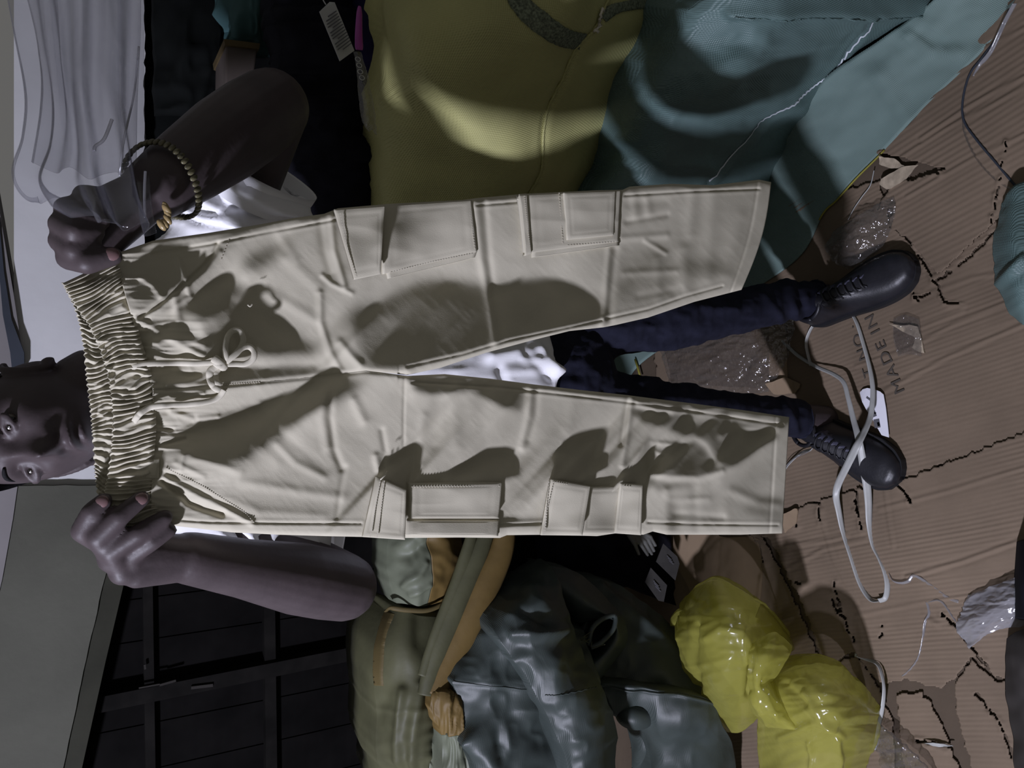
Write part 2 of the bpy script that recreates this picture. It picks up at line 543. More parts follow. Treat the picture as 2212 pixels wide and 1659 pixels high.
# ------------------------------------------------------------------ the room
def slab(name, poly, Y, back, mt, jit=0.0, parent=None, dense=0):
    pts = np.asarray(poly, float)
    if dense: pts = polyl(np.concatenate([pts, pts[:1]]), dense)[:-1]
    if jit:
        rs = np.random.RandomState(len(name) + dense)
        pts = pts + rs.randn(*pts.shape) * jit
    P = WN(pts[:, 0], pts[:, 1], np.full(len(pts), float(Y)))
    return prism(name, P, (0, back, 0), mt, parent)


flo = prism('floor', [(-3, -0.6, 0.0), (3, -0.6, 0.0), (3, 2.9, 0.0), (-3, 2.9, 0.0)], (0, 0, -0.1), M['concrete'])
struct(flo)
# white wall at the back, its whitewash ending in a ragged edge above a dark lower wall
_e = [(312 + 2.2 * fbm(y / 14.0, 0.3, 5, 3) * (1.0 if y < 420 else .6), y) for y in np.linspace(-260, 1250, 150)]
ww = slab('wall_back', [(30, -260)] + [tuple(p) for p in _e] + [(30, 1250)], 2.02, 0.05, M['wallw'])
struct(ww)
zl = float(W(300, 500, Y=2.05)[2])
wd = prism('wall_back_lower', [(-0.12, 2.075, 0.0), (3, 2.075, 0.0), (3, 2.075, zl + 0.03), (-0.12, 2.075, zl + 0.03)], (0, 0.12, 0), M['walld'])
struct(wd)
up_ = slab('wall_upper', [(-700, -400), (-100, -100), (-4, 440), (30, 640), (48, 760), (38, 1049), (28, 1120), (5, 1250), (-100, 1700), (-700, 1700)], 2.0, 0.2, M['upper'])
struct(up_)
tr1 = slab('trim_1', [(-30, 480), (0, 476), (0, 500), (9, 590), (25, 690), (52, 762), (52, 800), (26, 800), (22, 762), (6, 680), (0, 610), (-12, 580)], 1.992, 0.03, M['trimdark'])
struct(tr1)
# the grey cement wall over the dark door, the shade along its sloping lower edge put in as a darker strip
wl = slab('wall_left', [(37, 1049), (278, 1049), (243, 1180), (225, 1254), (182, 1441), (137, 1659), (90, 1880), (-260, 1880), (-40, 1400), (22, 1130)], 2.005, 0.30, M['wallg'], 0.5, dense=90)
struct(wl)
tr2 = slab('trim_2', [(278, 1049), (322, 1049), (287, 1180), (268, 1259), (228, 1429), (177, 1659), (128, 1880), (90, 1880), (137, 1659), (182, 1441), (225, 1254), (243, 1180)], 2.014, 0.25, M['wallshade'])  # shaded lower strip of the wall, painted in as a darker colour
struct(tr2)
# dark plank door
door = empty('door_1', W(700, 1450, Y=2.1)); struct(door)
ys = [800, 905, 1010, 1120, 1235, 1330, 1425, 1520, 1615, 1720, 1830, 1950]
for i in range(len(ys) - 1):
    a, b = ys[i], ys[i + 1]
    top = [W(150, y, Y=2.12) for y in (a + 1.5 - 18, b - 1.5 - 18)]
    bot = [np.array([top[0][0], 2.12, -0.02]), np.array([top[1][0], 2.12, -0.02])]
    prism('plank', [top[0], top[1], bot[1], bot[0]], (0, 0.03, 0), M['door'], door)
for (p, q, w) in (((215, 1527), (860, 1394), 17), ((200, 1180), (900, 1120), 18)):
    A, B = W(p[0], p[1], Y=2.08), W(q[0], q[1], Y=2.08)
    B = A + (B - A) * ((A[2] + 0.02) / (A[2] - B[2]))
    A = A + np.array([0, 0, 0.2]); ww_ = w / 900.0
    prism('stile', [A + [-ww_, 0, 0], A + [ww_, 0, 0], B + [ww_, 0, 0], B + [-ww_, 0, 0]], (0, 0.038, 0), M['doorrail'], door)
for (p, q, w) in (((579, 1060), (590, 1720), 13), ((316, 1060), (322, 1720), 10), ((1000, 1060), (1020, 1720), 13)):
    A, B = W(p[0], p[1], Y=2.09), W(q[0], q[1], Y=2.02)
    B[1] = 2.09; zz = A[2]; B[2] = zz - 0.01
    h = w / 900.0
    prism('rail', [A + [0, 0, h], B + [0, 0, h], B + [0, 0, -h], A + [0, 0, -h]], (0, 0.028, 0), M['doorrail'], door)
for (x0, y0, x1, y1, w) in ((413, 1487, 460, 1480, 4), (300, 1487, 345, 1478, 2), (345, 1481, 380, 1470, 3), (312, 1436, 314, 1446, 2.4)):
    A, B = W(x0, y0, Y=2.074), W(x1, y1, Y=2.074)
    d = (B - A) / np.linalg.norm(B - A); nn = np.array([-d[2], 0, d[0]]) * w / 900
    prism('bare_scuff', [A + nn, B + nn * .7, B - nn, A - nn * .6], (0, 0.004, 0), M['doorworn'], door)

# ------------------------------------------------------------------ flattened cartons covering the floor
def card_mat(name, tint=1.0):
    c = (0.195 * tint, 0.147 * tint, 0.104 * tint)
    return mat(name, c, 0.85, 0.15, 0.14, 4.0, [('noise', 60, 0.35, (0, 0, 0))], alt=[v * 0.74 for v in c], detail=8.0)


CM = [card_mat('cardboard'), card_mat('cardboard_paler', 1.06), card_mat('cardboard_shaded_underlayer', .55)]  # underlayer tint darkened to stand for shade inside the cracks


def carton(name, poly, z, mt, label, seed, ribs, lam=.0092, amp=.00042, creases=(), cracks=(), holes=(), torn=3.0, step=2.7):
    """a flattened carton: ribbed board with torn rim, creases pressed into it and cracks torn through it"""
    poly = np.asarray(poly, float)
    xs = np.arange(poly[:, 0].min() - 8, poly[:, 0].max() + 8, step); ys_ = np.arange(poly[:, 1].min() - 8, poly[:, 1].max() + 8, step)
    x, y = np.meshgrid(xs, ys_, indexing='ij')
    A, B = WZ(*ribs[0], 0.0), WZ(*ribs[1], 0.0)
    d = (B - A)[:2]; d /= np.linalg.norm(d); nrm = np.array([-d[1], d[0]])
    P = WZ(x, y, np.full(x.shape, z + .005))
    s = P[..., :2] @ nrm; l = P[..., :2] @ d
    s2 = s + .0016 * vnoise(l * 7, s * 9, seed)
    a = np.clip(.55 + .65 * vnoise(l * 5, s * 16, seed + 1), .08, 1.2)
    h = amp * a * np.sin(2 * np.pi * s2 / lam) + .0011 * np.clip(ridged(s * 34, l * 2.2, seed + 2, 1), .62, 1) + .0012 * fbm(l * 6, s * 6, seed + 3, 2)
    wob = 1 + .5 * vnoise(x / 13, y / 13, seed + 5)
    gone = np.zeros(x.shape, bool)
    for pts, w in cracks:
        dd = pl_d(x + 3 * vnoise(x / 9, y / 9, seed + 6), y + 3 * vnoise(x / 9, y / 9, seed + 7), pts)
        h += .004 * np.exp(-((dd - w) / 6) ** 2) * np.clip(vnoise(x / 16, y / 16, seed + 8) + .4, 0, 1.2)
        gone |= dd < w * .31 * np.clip(wob - .15 + .5 * vnoise(x / 5, y / 5, seed + 11), .12, 1.6)
    for pts, w in creases:
        dd = pl_d(x, y, pts); h += w * np.exp(-(dd / 4) ** 2) - .6 * w * np.exp(-((dd - 8) / 4) ** 2)
    xn = x + torn * vnoise(x / 10, y / 10, seed + 9) * 1.2; yn = y + torn * vnoise(x / 10, y / 10, seed + 10) * 1.2
    ok = inpoly(xn, yn, poly) & ~gone
    for q in holes: ok &= ~inpoly(xn, yn, q)
    P[..., 2] = np.maximum(P[..., 2] + h, z + .0025)
    n, m = x.shape
    cell = ok[:-1, :-1] & ok[1:, :-1] & ok[1:, 1:] & ok[:-1, 1:]
    F = grid_faces(n, m).reshape(n - 1, m - 1, 4)[cell]
    used = np.unique(F); rm = np.full(n * m, -1); rm[used] = np.arange(len(used))
    T = P.reshape(-1, 3)[used]; F = rm[F]; k = len(T)
    e = np.concatenate([F[:, [0, 1]], F[:, [1, 2]], F[:, [2, 3]], F[:, [3, 0]]])
    key = np.sort(e, 1); kk = key[:, 0].astype(np.int64) * k + key[:, 1]
    _, inv, cnt = np.unique(kk, return_inverse=True, return_counts=True)
    rim = e[cnt[inv] == 1]
    V = np.concatenate([T, T - [0, 0, .004]])
    V[k:, 2] = np.maximum(V[k:, 2], z)
    F2 = np.concatenate([F, F[:, ::-1] + k, np.stack([rim[:, 1], rim[:, 0], rim[:, 0] + k, rim[:, 1] + k], -1)])
    o = mesh_obj(name, V, outward(V - V.mean(0), F2), mt)
    tag(o, label, 'cardboard', 'flattened cartons on the floor')
    return o


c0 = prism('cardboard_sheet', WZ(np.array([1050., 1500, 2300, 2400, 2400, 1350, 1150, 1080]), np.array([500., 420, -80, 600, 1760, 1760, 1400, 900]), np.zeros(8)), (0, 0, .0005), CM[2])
tag(c0, 'lowest carton layer, coloured darker as shade in the cracks of the cartons above', 'cardboard', 'flattened cartons on the floor')
c1 = carton('cardboard_sheet', [(1640, 500), (1775, 430), (1905, 330), (2040, 365), (1925, 400), (1890, 455), (1930, 450), (1912, 486), (1960, 515), (1990, 556), (2026, 596), (2146, 484), (2300, 380), (2330, -60), (2180, 0), (2000, 220), (1700, 440)], 0.0062, CM[0],
            'ribbed brown carton under the dark shadow cord, beside the pale green flat sack', 2, ((1950, 350), (2150, 225)), .0125, .0009,
            [([(1990, 300), (2090, 230), (2212, 165)], .0018), ([(1900, 372), (2040, 280), (2212, 190)], .0014), ([(1960, 425), (2100, 345), (2212, 290)], .0012), ([(2000, 160), (2080, 130), (2212, 60)], .0012)],
            [([(1900, 338), (1945, 360), (2000, 366), (2030, 374)], 5), ([(2140, 490), (2160, 400), (2175, 300)], 2)])
c2 = carton('cardboard_sheet', [(1395, 640), (1600, 560), (1640, 470), (1780, 420), (1900, 390), (1925, 480), (1960, 510), (1990, 540), (2028, 585), (2150, 470), (2320, 400), (2320, 900), (2130, 970), (1950, 1040), (1850, 1060), (1760, 1088), (1690, 1114), (1560, 1100), (1440, 980)], 0.0012, CM[0],
            'brown carton printed MADE IN lying under both black shoes', 3, ((1930, 480), (2110, 385)), .0095, .0007,
            [([(1850, 790), (1950, 760), (2060, 700), (2212, 640)], .0012), ([(1900, 850), (2050, 770), (2212, 700)], .0014), ([(1960, 720), (2080, 670)], .001), ([(1990, 640), (2100, 600), (2212, 580)], .001)],
            [([(1925, 488), (1950, 505), (1972, 530)], 4), ([(1976, 520), (1996, 532)], 9), ([(1985, 552), (2008, 588), (2024, 615), (2040, 652), (2080, 658)], 4.5), ([(1978, 645), (2012, 628)], 4), ([(2024, 606), (2080, 566), (2150, 500)], 6), ([(1975, 630), (1985, 650)], 3)])
c3 = carton('cardboard_sheet', [(1600, 1135), (1690, 1108), (1760, 1084), (1850, 1055), (1950, 1036), (2050, 996), (2130, 966), (2330, 885), (2330, 1500), (2150, 1462), (2100, 1420), (2060, 1470), (2030, 1490), (1960, 1470), (1900, 1478), (1845, 1408), (1780, 1440), (1730, 1300), (1660, 1165)], 0.0062, CM[1],
            'large ribbed brown carton under the loop of white strapping band', 4, ((1700, 1170), (2000, 1105)), .0092, .0007,
            [([(1960, 1246), (2080, 1212), (2212, 1165)], .002), ([(1700, 1180), (1800, 1165), (1830, 1155)], .0014), ([(1900, 1100), (2050, 1060), (2212, 1010)], .0012), ([(1700, 1230), (1780, 1185), (1870, 1165)], .0016), ([(1850, 1330), (2000, 1300), (2140, 1280)], .001), ([(1780, 1140), (1800, 1210), (1850, 1300)], .0012), ([(1912, 1050), (1920, 1120), (1930, 1180)], .0012)],
            [([(1656, 1162), (1688, 1222), (1706, 1262)], 5), ([(1704, 1254), (1738, 1264)], 3.5), ([(1848, 1060), (1852, 1096), (1862, 1142)], 6), ([(1768, 1086), (1774, 1126)], 5), ([(1718, 1106), (1720, 1140)], 5), ([(1935, 1042), (1955, 1066), (1968, 1084)], 4),
             ([(1800, 1258), (1814, 1308), (1846, 1388)], 3), ([(1794, 1296), (1824, 1330)], 3), ([(2034, 1326), (2070, 1360), (2100, 1402), (2134, 1442)], 4.5), ([(2000, 1330), (2025, 1350)], 2.2), ([(1690, 1240), (1668, 1236)], 3), ([(1900, 1380), (1908, 1350)], 2)],
            [[(2006, 1496), (2036, 1506), (2062, 1580), (2040, 1580)]])
c4 = carton('cardboard_sheet', [(1380, 1080), (1560, 1095), (1640, 1150), (1660, 1180), (1715, 1290), (1780, 1445), (1850, 1412), (1900, 1485), (1930, 1560), (1940, 1760), (1380, 1760), (1330, 1300)], 0.0012, CM[1],
            'brown carton under the yellow plastic bag, beside the dark tarpaulin', 5, ((1690, 1010), (1790, 960)), .0095, .0006, (), [([(1590, 1110), (1640, 1180), (1650, 1220)], 4)])
c5 = carton('cardboard_sheet', [(1936, 1500), (1990, 1494), (2012, 1520), (2048, 1596), (2082, 1680), (2110, 1760), (1960, 1760)], 0.001, CM[1], 'torn strip of carton inside the torn hole near the frame corner', 6, ((1950, 1450), (2150, 1436)), .0095, .0003, (), [([(1985, 1600), (2055, 1612)], 8)])
c6 = carton('cardboard_sheet', [(2060, 1476), (2100, 1425), (2150, 1468), (2330, 1500), (2330, 1800), (2150, 1800), (2098, 1660), (2068, 1560)], 0.001, CM[0], 'shadowed brown carton in the lower right corner of the photo', 7, ((1950, 1450), (2150, 1436)), .0095, .0006, (), [([(2110, 1500), (2160, 1560), (2190, 1640)], 4)])
for o, t, a, b, sz in ((c2, 'MADE IN', (1955, 846), (1886, 678), 0.030), (c2, 'T NO.:', (1886, 812), (1852, 700), 0.028)):
    fc = bpy.data.curves.new('printed_text', 'FONT'); fc.body = t; fc.size = sz; fc.extrude = 0.0002; fc.space_character = 1.15
    A, B = WZ(*a, 0.0086), WZ(*b, 0.0086)
    d = B - A; ang = math.atan2(d[1], d[0])
    tmp = bpy.data.objects.new('tmp', fc); COL.objects.link(tmp)
    dg = bpy.context.evaluated_depsgraph_get(); me = bpy.data.meshes.new_from_object(tmp.evaluated_get(dg))
    bpy.data.objects.remove(tmp)
    V = mverts(me); wd_ = V[:, 0].max()
    V[:, 0] *= np.linalg.norm(d) / wd_; V[:, 1] *= 1.15
    R = np.array([[math.cos(ang), -math.sin(ang)], [math.sin(ang), math.cos(ang)]])
    V2 = V.copy(); V2[:, :2] = V[:, :2] @ R.T; V2 += A
    setverts(me, V2)
    link('printed_text', me, M['ink'], o, False)


# torn flakes and lifted flaps of board
def scrap(pts, z, lift, mt, label, n=14, seed=0, group='torn bits of carton'):
    pts = np.asarray(pts, float)
    q = polyl(np.concatenate([pts, pts[:1]]), 40)[:-1]
    k = np.arange(len(q)); q = q + np.stack([vnoise(k / 2.5, k * 0 + seed, seed), vnoise(k / 2.5, k * 0, seed + 5)], -1) * 2.0
    P = WZ(q[:, 0], q[:, 1], np.full(len(q), z))
    P[:, 2] += lift * np.clip(np.linspace(-1, 1, len(q)) ** 2 + 0.25 * vnoise(k / 4.0, k * 0, seed + 2), 0, 1.2)
    o = prism('cardboard_scrap', P, (0, 0, 0.003), mt)
    return tag(o, label, 'cardboard scrap', group)


scrap([(1908, 338), (1935, 345), (1960, 362), (1930, 366), (1905, 356)], 0.008, 0.014, M['kraft'], 'torn curled flake of board at the pale green sack edge', seed=1)
scrap([(1915, 385), (1950, 362), (1985, 355), (1960, 385), (1920, 412), (1905, 400)], 0.008, 0.010, M['kraft'], 'fibrous torn patch of board right of the dark bale shadow', seed=2)
scrap([(1925, 700), (1985, 705), (1998, 765), (1972, 752), (1980, 730)], 0.0075, 0.004, M['kraft'], 'narrow frayed patch of board right of the printed words', seed=5)
scrap([(1690, 1112), (1725, 1098), (1722, 1130), (1700, 1150)], 0.012, 0.012, M['card'], 'lifted corner of board at the trouser hem', seed=7)
scrap([(1668, 830), (1700, 815), (1730, 830), (1722, 850), (1680, 852)], 0.009, 0.02, M['card'], 'ragged flap of board between the two shoes', seed=10)
scrap([(1665, 690), (1700, 688), (1702, 838), (1662, 842)], 0.0075, 0.003, M['card'], 'ribbed strip of board showing bare ribs between the trouser legs', seed=11)

# ------------------------------------------------------------------ bales and sacks on the right
ysack = empty('woven_sack', W(1150, 220, Y=1.5))
rows = []
cols_y = [-110, 20, 120, 220, 320, 420, 540]
x0 = [842, 832, 822, 815, 810, 806, 806]
x1 = [1500, 1450, 1405, 1368, 1322, 1262, 1200]
for f, base in ((0.0, 1.42), (0.05, 1.33), (0.16, 1.23), (0.34, 1.155), (0.55, 1.12), (0.75, 1.13), (0.92, 1.17), (1.0, 1.225)):
    r = []
    for k, y in enumerate(cols_y):
        side = [-0.03, -0.04, 0.01, 0.10, 0.19, 0.27, 0.38][k] * (0.55 + 0.45 * min(1, 3 * f * (1.6 - f)))
        r.append((x0[k] + (x1[k] - x0[k]) * f, y, base + side))
    rows.append(r)
P, gx, gy = ctrl(rows, 110, 110)
h = 0.010 * fbm(gx / 260, gy / 150, 3, 3)
_d = pl_d(gx, gy, [(842, -80), (870, 40), (940, 150), (1040, 280), (1120, 345), (1200, 360)])
h += 0.024 * np.exp(-(_d / 55) ** 2)                                       # the slack ridge that catches the lamp
_d = pl_d(gx, gy, [(1330, 0), (1290, 60), (1250, 110), (1215, 190), (1180, 260), (1150, 360), (1130, 440)])
h -= 0.007 * np.exp(-(_d / 6) ** 2)
h += 0.030 * np.exp(-((gx - 1215) / 70) ** 2 - ((gy + 10) / 70) ** 2)
P = push(P, h)
solid('sack_body', P, (0.12, 0.45, 0.0), M['ysack'], ysack, 0.92)
tag(ysack, 'bulging yellow green woven plastic sack with a dark mesh stripe, stacked behind the trousers', 'sack', 'stuffed woven sacks')
from mathutils.bvhtree import BVHTree


def on_surface(P, gx, gy, pts, off=0.002):
    """put a pixel polyline on the nearest points of a built grid"""
    X, Yy = gx.ravel(), gy.ravel(); F = P.reshape(-1, 3)
    n = gnormals(P); s = np.sign(np.mean(((CAM - P) * n).sum(-1))) or 1; n = (n * s).reshape(-1, 3)
    out = []
    for a, b in pts:
        d2 = (X - a) ** 2 + (Yy - b) ** 2
        i = np.argsort(d2)[:4]; w = 1 / (d2[i] + 1e-3); w /= w.sum()
        out.append((F[i] * w[:, None]).sum(0) + (n[i] * w[:, None]).sum(0) * off)
    return np.array(out)


def band_on(name, P, gx, gy, pts, width, mt, parent, off=0.002, n=60, thick=0.0012):
    c = crom(np.asarray(pts, float), n)
    t = np.gradient(c, axis=0); t /= np.linalg.norm(t, axis=1, keepdims=True)
    nn = np.stack([-t[:, 1], t[:, 0]], -1)
    w = np.broadcast_to(np.asarray(width, float), (n,))
    L = [on_surface(P, gx, gy, c + nn * (k * w)[:, None], off) for k in (-.5, -.25, 0, .25, .5)]
    return sheet(name, np.stack(L, 1), thick, mt, parent)


band_on('mesh_stripe', P, gx, gy, [(1095, -40), (1125, 15), (1165, 50), (1215, 78), (1262, 92)], 40, M['ymesh'], ysack, 0.0025)
band_on('mesh_stripe', P, gx, gy, [(1305, 38), (1340, 18), (1390, 8), (1455, 4)], 24, M['ymesh'], ysack, 0.0025)
c = on_surface(P, gx, gy, crom(np.array([(1330, -10), (1290, 62), (1250, 112), (1215, 190), (1182, 260), (1152, 360), (1132, 440)]), 60), 0.0015)
tube('stitched_seam', c, 0.0028, M['ysack'], ysack)
c = on_surface(P, gx, gy, crom(np.array([(1300, 22), (1292, 40), (1296, 58), (1284, 70)]), 30) + np.random.RandomState(3).randn(30, 2) * 2.5, 0.006)
tube('frayed_thread', c, 0.0024, M['khaki_thread'], ysack, 6)

gsack = empty('woven_sack', W(1700, 150, Z=0.0))
cols_y = [-130, -20, 26, 90, 170, 260, 340, 420, 540]
x0 = [1490, 1468, 1450, 1416, 1386, 1346, 1312, 1264, 1205]
x1 = [2130, 2045, 1990, 1905, 1795, 1735, 1690, 1648, 1615]
mid = [.84, .87, .905, .955, .995, 1.085, 1.19, 1.26, 1.42]
rows = []
for f in (0.0, 0.07, 0.16, 0.30, 0.46, 0.62, 0.80, 0.92, 1.0):
    r = []
    for k, y in enumerate(cols_y):
        x = x0[k] + (x1[k] - x0[k]) * f
        yb = WZ(x1[k], y, 0.03)[1]
        d = mid[k] + np.interp(f, [0, .07, .16, .30, .46, 1], [.16, .10, .055, .015, 0, 0])
        q = np.clip((f - .46) / .54, 0, 1)
        d = d + (yb - mid[k]) * q ** 1.7
        r.append((x, y, d))
    rows.append(r)
P, gx, gy = ctrl(rows, 120, 110)
h = 0.010 * fbm(gx / 200, gy / 120, 11, 3) + 0.004 * ridged(gx / 120 + gy / 300, gy / 60, 21, 3)
h += 0.016 * np.exp(-(pl_d(gx, gy, [(1580, 28), (1720, 30), (1900, 26), (2060, 8)]) / 14) ** 2)
h -= 0.05 * np.clip((20 - gy) / 60, 0, 1)
h += 0.012 * np.exp(-(pl_d(gx, gy, [(1545, 180), (1575, 165), (1600, 130), (1640, 90)]) / 30) ** 2)
h -= 0.006 * np.exp(-(pl_d(gx, gy, [(1890, 28), (1875, 80), (1820, 140), (1760, 190), (1690, 240), (1620, 300), (1525, 390)]) / 5) ** 2)
h += 0.004 * np.exp(-((pl_d(gx, gy, [(1880, 40), (1865, 90), (1810, 150), (1750, 200), (1680, 250), (1610, 310), (1515, 400)]) - 9) / 6) ** 2)
h += 0.012 * np.exp(-(pl_d(gx, gy, [(1420, 330), (1450, 350), (1480, 352), (1520, 352)]) / 18) ** 2)
P = push(P, h)
solid('sack_body', P, (0.25, 0.5, 0.0), M['gsack'], gsack, 0.95)
tag(gsack, 'glossy dark green woven plastic sack slumped on the floor under the yellow sack', 'sack', 'stuffed woven sacks')
c = on_surface(P, gx, gy, crom(np.array([(1890, 30), (1877, 80), (1822, 140), (1762, 190), (1692, 240), (1622, 300), (1528, 388)]), 90), 0.001)
tube('seam_thread', c, np.interp(np.linspace(0, 1, 90), [0, .3, .6, .8, 1], [.0012, .0022, .0026, .0008, .0022]), M['gthread'], gsack, 6)
c = on_surface(P, gx, gy, crom(np.array([(1590, 30), (1680, 33), (1760, 33), (1880, 28), (1960, 24), (2050, 8)]), 80), 0.001)
tube('seam_thread', c + np.random.RandomState(5).randn(80, 3) * 0.0012, 0.0018, M['gsack'], gsack, 6)

# flat pale green sack spread under the bale, with a yellow thread along its edge
inner = [(2140, -110), (2050, -30), (1985, 26), (1895, 90), (1780, 170), (1715, 260), (1670, 340), (1620, 430), (1560, 560), (1420, 640), (1230, 700), (1180, 760)]
outer = [(2300, -130), (2196, -5), (2135, 95), (1998, 230), (1905, 330), (1850, 385), (1806, 434), (1776, 464), (1720, 560), (1560, 668), (1384, 785), (1350, 850)]
n = 110
I = crom(np.array(inner, float), n); O = crom(np.array(outer, float), n)
t = np.linspace(0, 1, 26)[None, :, None]
G = I[:, None] * (1 - t) + O[:, None] * t
zz = 0.012 + 0.045 * (1 - t[..., 0]) ** 1.4 * np.clip((n * .62 - np.arange(n))[:, None] / 18, 0.15, 1) + 0.006 * fbm(G[..., 0] / 80, G[..., 1] / 45, 31, 3) * (0.3 + 0.7 * (1 - t[..., 0]))
zz += 0.012 * np.exp(-(pl_d(G[..., 0], G[..., 1], [(1960, 80), (2010, 110), (2110, 118)]) / 12) ** 2)
zz -= 0.010 * np.exp(-(pl_d(G[..., 0], G[..., 1], [(1985, 70), (2060, 105), (2115, 122)]) / 5) ** 2)
zz += 0.010 * np.exp(-(pl_d(G[..., 0], G[..., 1], [(1900, 165), (1960, 260)]) / 20) ** 2)
P = WZ(G[..., 0], G[..., 1], np.maximum(zz, 0.012))
flat = empty('flat_sack', WZ(1800, 300, 0.01))
sheet('sack_sheet', P, 0.004, M['gflat'], flat)
e = np.concatenate([P[:, -1]]) + np.array([0, -0.002, 0.002])
k0 = int(n * .36); k1 = int(n * .66)
tube('edge_thread', e[k0:k1], 0.0022, M['ythread'], flat, 6)
tube('edge_thread', WZ(np.array([1372., 1378, 1384]), np.array([776., 795, 818]), np.array([.02, .02, .02])), 0.0035, M['ythread'], flat, 6)
tag(flat, 'flat pale green woven sack spread on the cartons beside the shoe nearer the bales', 'sack')

# piece of dark green sack lying at the near right edge
rows = [[(2165, 440, .03), (2195, 400, .05), (2260, 380, .03)], [(2148, 520, .04), (2190, 510, .09), (2290, 500, .06)],
        [(2150, 590, .04), (2195, 590, .10), (2300, 590, .08)], [(2162, 640, .04), (2200, 645, .09), (2290, 650, .06)], [(2185, 680, .03), (2215, 700, .04), (2270, 720, .03)]]
P, gx, gy = ctrl(rows, 44, 36, 'Z')
h = 0.0025 * ridged(gx / 60 + gy / 50, gy / 40, 41, 2)
h += 0.012 * np.exp(-(pl_d(gx, gy, [(2160, 612), (2185, 590), (2212, 560)]) / 10) ** 2)
P = push(P, h); P[..., 2] = np.maximum(P[..., 2], 0.014)
o = sheet('sack_piece', P, 0.006, M['gsack'])
tag(o, 'loose piece of dark green sack lying at the right edge nearest the camera', 'sack')

# ------------------------------------------------------------------ dark clothes, teal bundle and boxes behind the raised arm
def cloth(name, rows, mt, label, cat, n=70, m=70, fold=0.02, fx=90, fy=30, seed=1, back=(0.02, 0.12, 0), group=None, parent=None):
    P, gx, gy = ctrl(rows, n, m)
    P = push(P, fold * ridged(gx / fx, gy / fy, seed, 2))
    o = solid(name, P, back, mt, parent, 0.97)
    if label: tag(o, label, cat, group)
    return o


cloth('dark_coat', [[(600, -120, 1.62), (608, 60, 1.60), (612, 200, 1.62), (640, 330, 1.66), (690, 520, 1.72)], [(640, -120, 1.56), (650, 60, 1.54), (660, 200, 1.56), (690, 340, 1.60), (720, 520, 1.68)],
                    [(740, -120, 1.54), (745, 60, 1.52), (750, 200, 1.53), (760, 350, 1.57), (770, 520, 1.66)], [(860, -120, 1.58), (850, 60, 1.58), (850, 200, 1.58), (850, 350, 1.60), (850, 520, 1.68)]],
      M['cloth_black'], 'black garments piled on the yellow sack behind the raised arm', 'clothes', fold=0.018, fx=160, fy=34, seed=3)
cloth('navy_garment', [[(770, -120, 1.50), (772, 0, 1.50), (778, 120, 1.51), (790, 260, 1.54)], [(800, -120, 1.47), (802, 0, 1.47), (806, 120, 1.48), (812, 260, 1.52)], [(836, -120, 1.49), (834, 0, 1.49), (830, 120, 1.50), (824, 260, 1.54)]],
      M['cloth_navy'], 'dark navy blue garment squeezed beside the magenta strip', 'clothes', 40, 40, 0.006, 60, 50, 5, (0, 0.06, 0))
cloth('teal_bundle', [[(476, -120, 1.9), (484, 20, 1.9), (494, 62, 1.92)], [(520, -120, 1.82), (528, 30, 1.82), (530, 80, 1.85)], [(570, -120, 1.80), (572, 40, 1.80), (574, 92, 1.84)], [(622, -120, 1.86), (618, 30, 1.86), (612, 66, 1.9)]],
      M['teal'], 'teal cloth bundle hanging at the top beside the dark wall', 'cloth', 60, 60, 0.018, 26, 120, 9, (0, 0.12, 0))


def box(name, quad, Y, depth, mt, label, cat):
    P = [W(x, y, Y=Y) for x, y in quad]
    o = prism(name, P, (0, depth, 0), mt)
    md = o.modifiers.new('b', 'BEVEL'); md.width = 0.004; md.segments = 2
    return tag(o, label, cat)


box('small_carton', [(488, 96), (556, 104), (544, 200), (486, 200)], 1.78, 0.14, M['boxpink'], 'small faded pinkish carton under the teal bundle, above the elbow', 'box')
o = prism('carton_rim', [W(484, 84, Y=1.772), W(562, 94, Y=1.772), W(560, 106, Y=1.772), W(486, 97, Y=1.772)], (0, 0.16, 0), M['boxbrown'])
o['label'] = 'brown carton lid edge just above the faded pinkish carton'; o['category'] = 'lid'; o.name = 'carton_lid'
# dark shelving post and stacked dark goods on the lower wall
cloth('dark_lump', [[(330, -120, 1.96), (335, 60, 1.95), (340, 240, 1.96)], [(400, -120, 1.92), (400, 60, 1.91), (400, 240, 1.93)], [(470, -120, 1.95), (472, 60, 1.93), (480, 260, 1.96)]],
      M['walld'], 'very dark bundle leaning on the lower wall beside the raised forearm', 'bundle', 40, 40, 0.01, 60, 80, 13, (0, 0.06, 0))

# swing tag with printed lines, on a string
q = [(712, 4), (723, 5), (770, 104), (734, 132), (688, 28)]
Pq = np.array([W(x, y, Y=1.40) for x, y in q]); Pq[:, 1] += np.array([0, .0, .012, .0, -.006])
t0 = empty('swing_tag', Pq.mean(0))
prism('tag_card', Pq, (0, 0.0015, 0), M['tagpaper'], t0)
A = np.array(q[2], float); B = np.array(q[3], float); C0 = np.array(q[1], float); D0 = np.array(q[4], float)
for k in range(13):
    f = 0.16 + k * 0.058
    L = C0 + (A - C0) * f; R_ = D0 + (B - D0) * f
    ln = 0.86 if k % 4 else 0.62
    p = L + (R_ - L) * 0.10; q_ = L + (R_ - L) * ln
    w = (A - C0) / np.linalg.norm(A - C0) * 1.1
    prism('printed_line', [W(*(p - w), Y=1.397), W(*(p + w), Y=1.397), W(*(q_ + w), Y=1.397), W(*(q_ - w), Y=1.397)], (0, 0.001, 0), M['plain_ink'], t0)
tube('tag_string', np.array([W(704, 10, Y=1.397), W(696, -6, Y=1.40), W(692, -40, Y=1.42)]), 0.0012, M['tagpaper'], t0, 6, 16)
tag(t0, 'grey white paper swing tag with rows of small print on the black garments', 'tag')
ms = W(780, 40, Y=1.42)
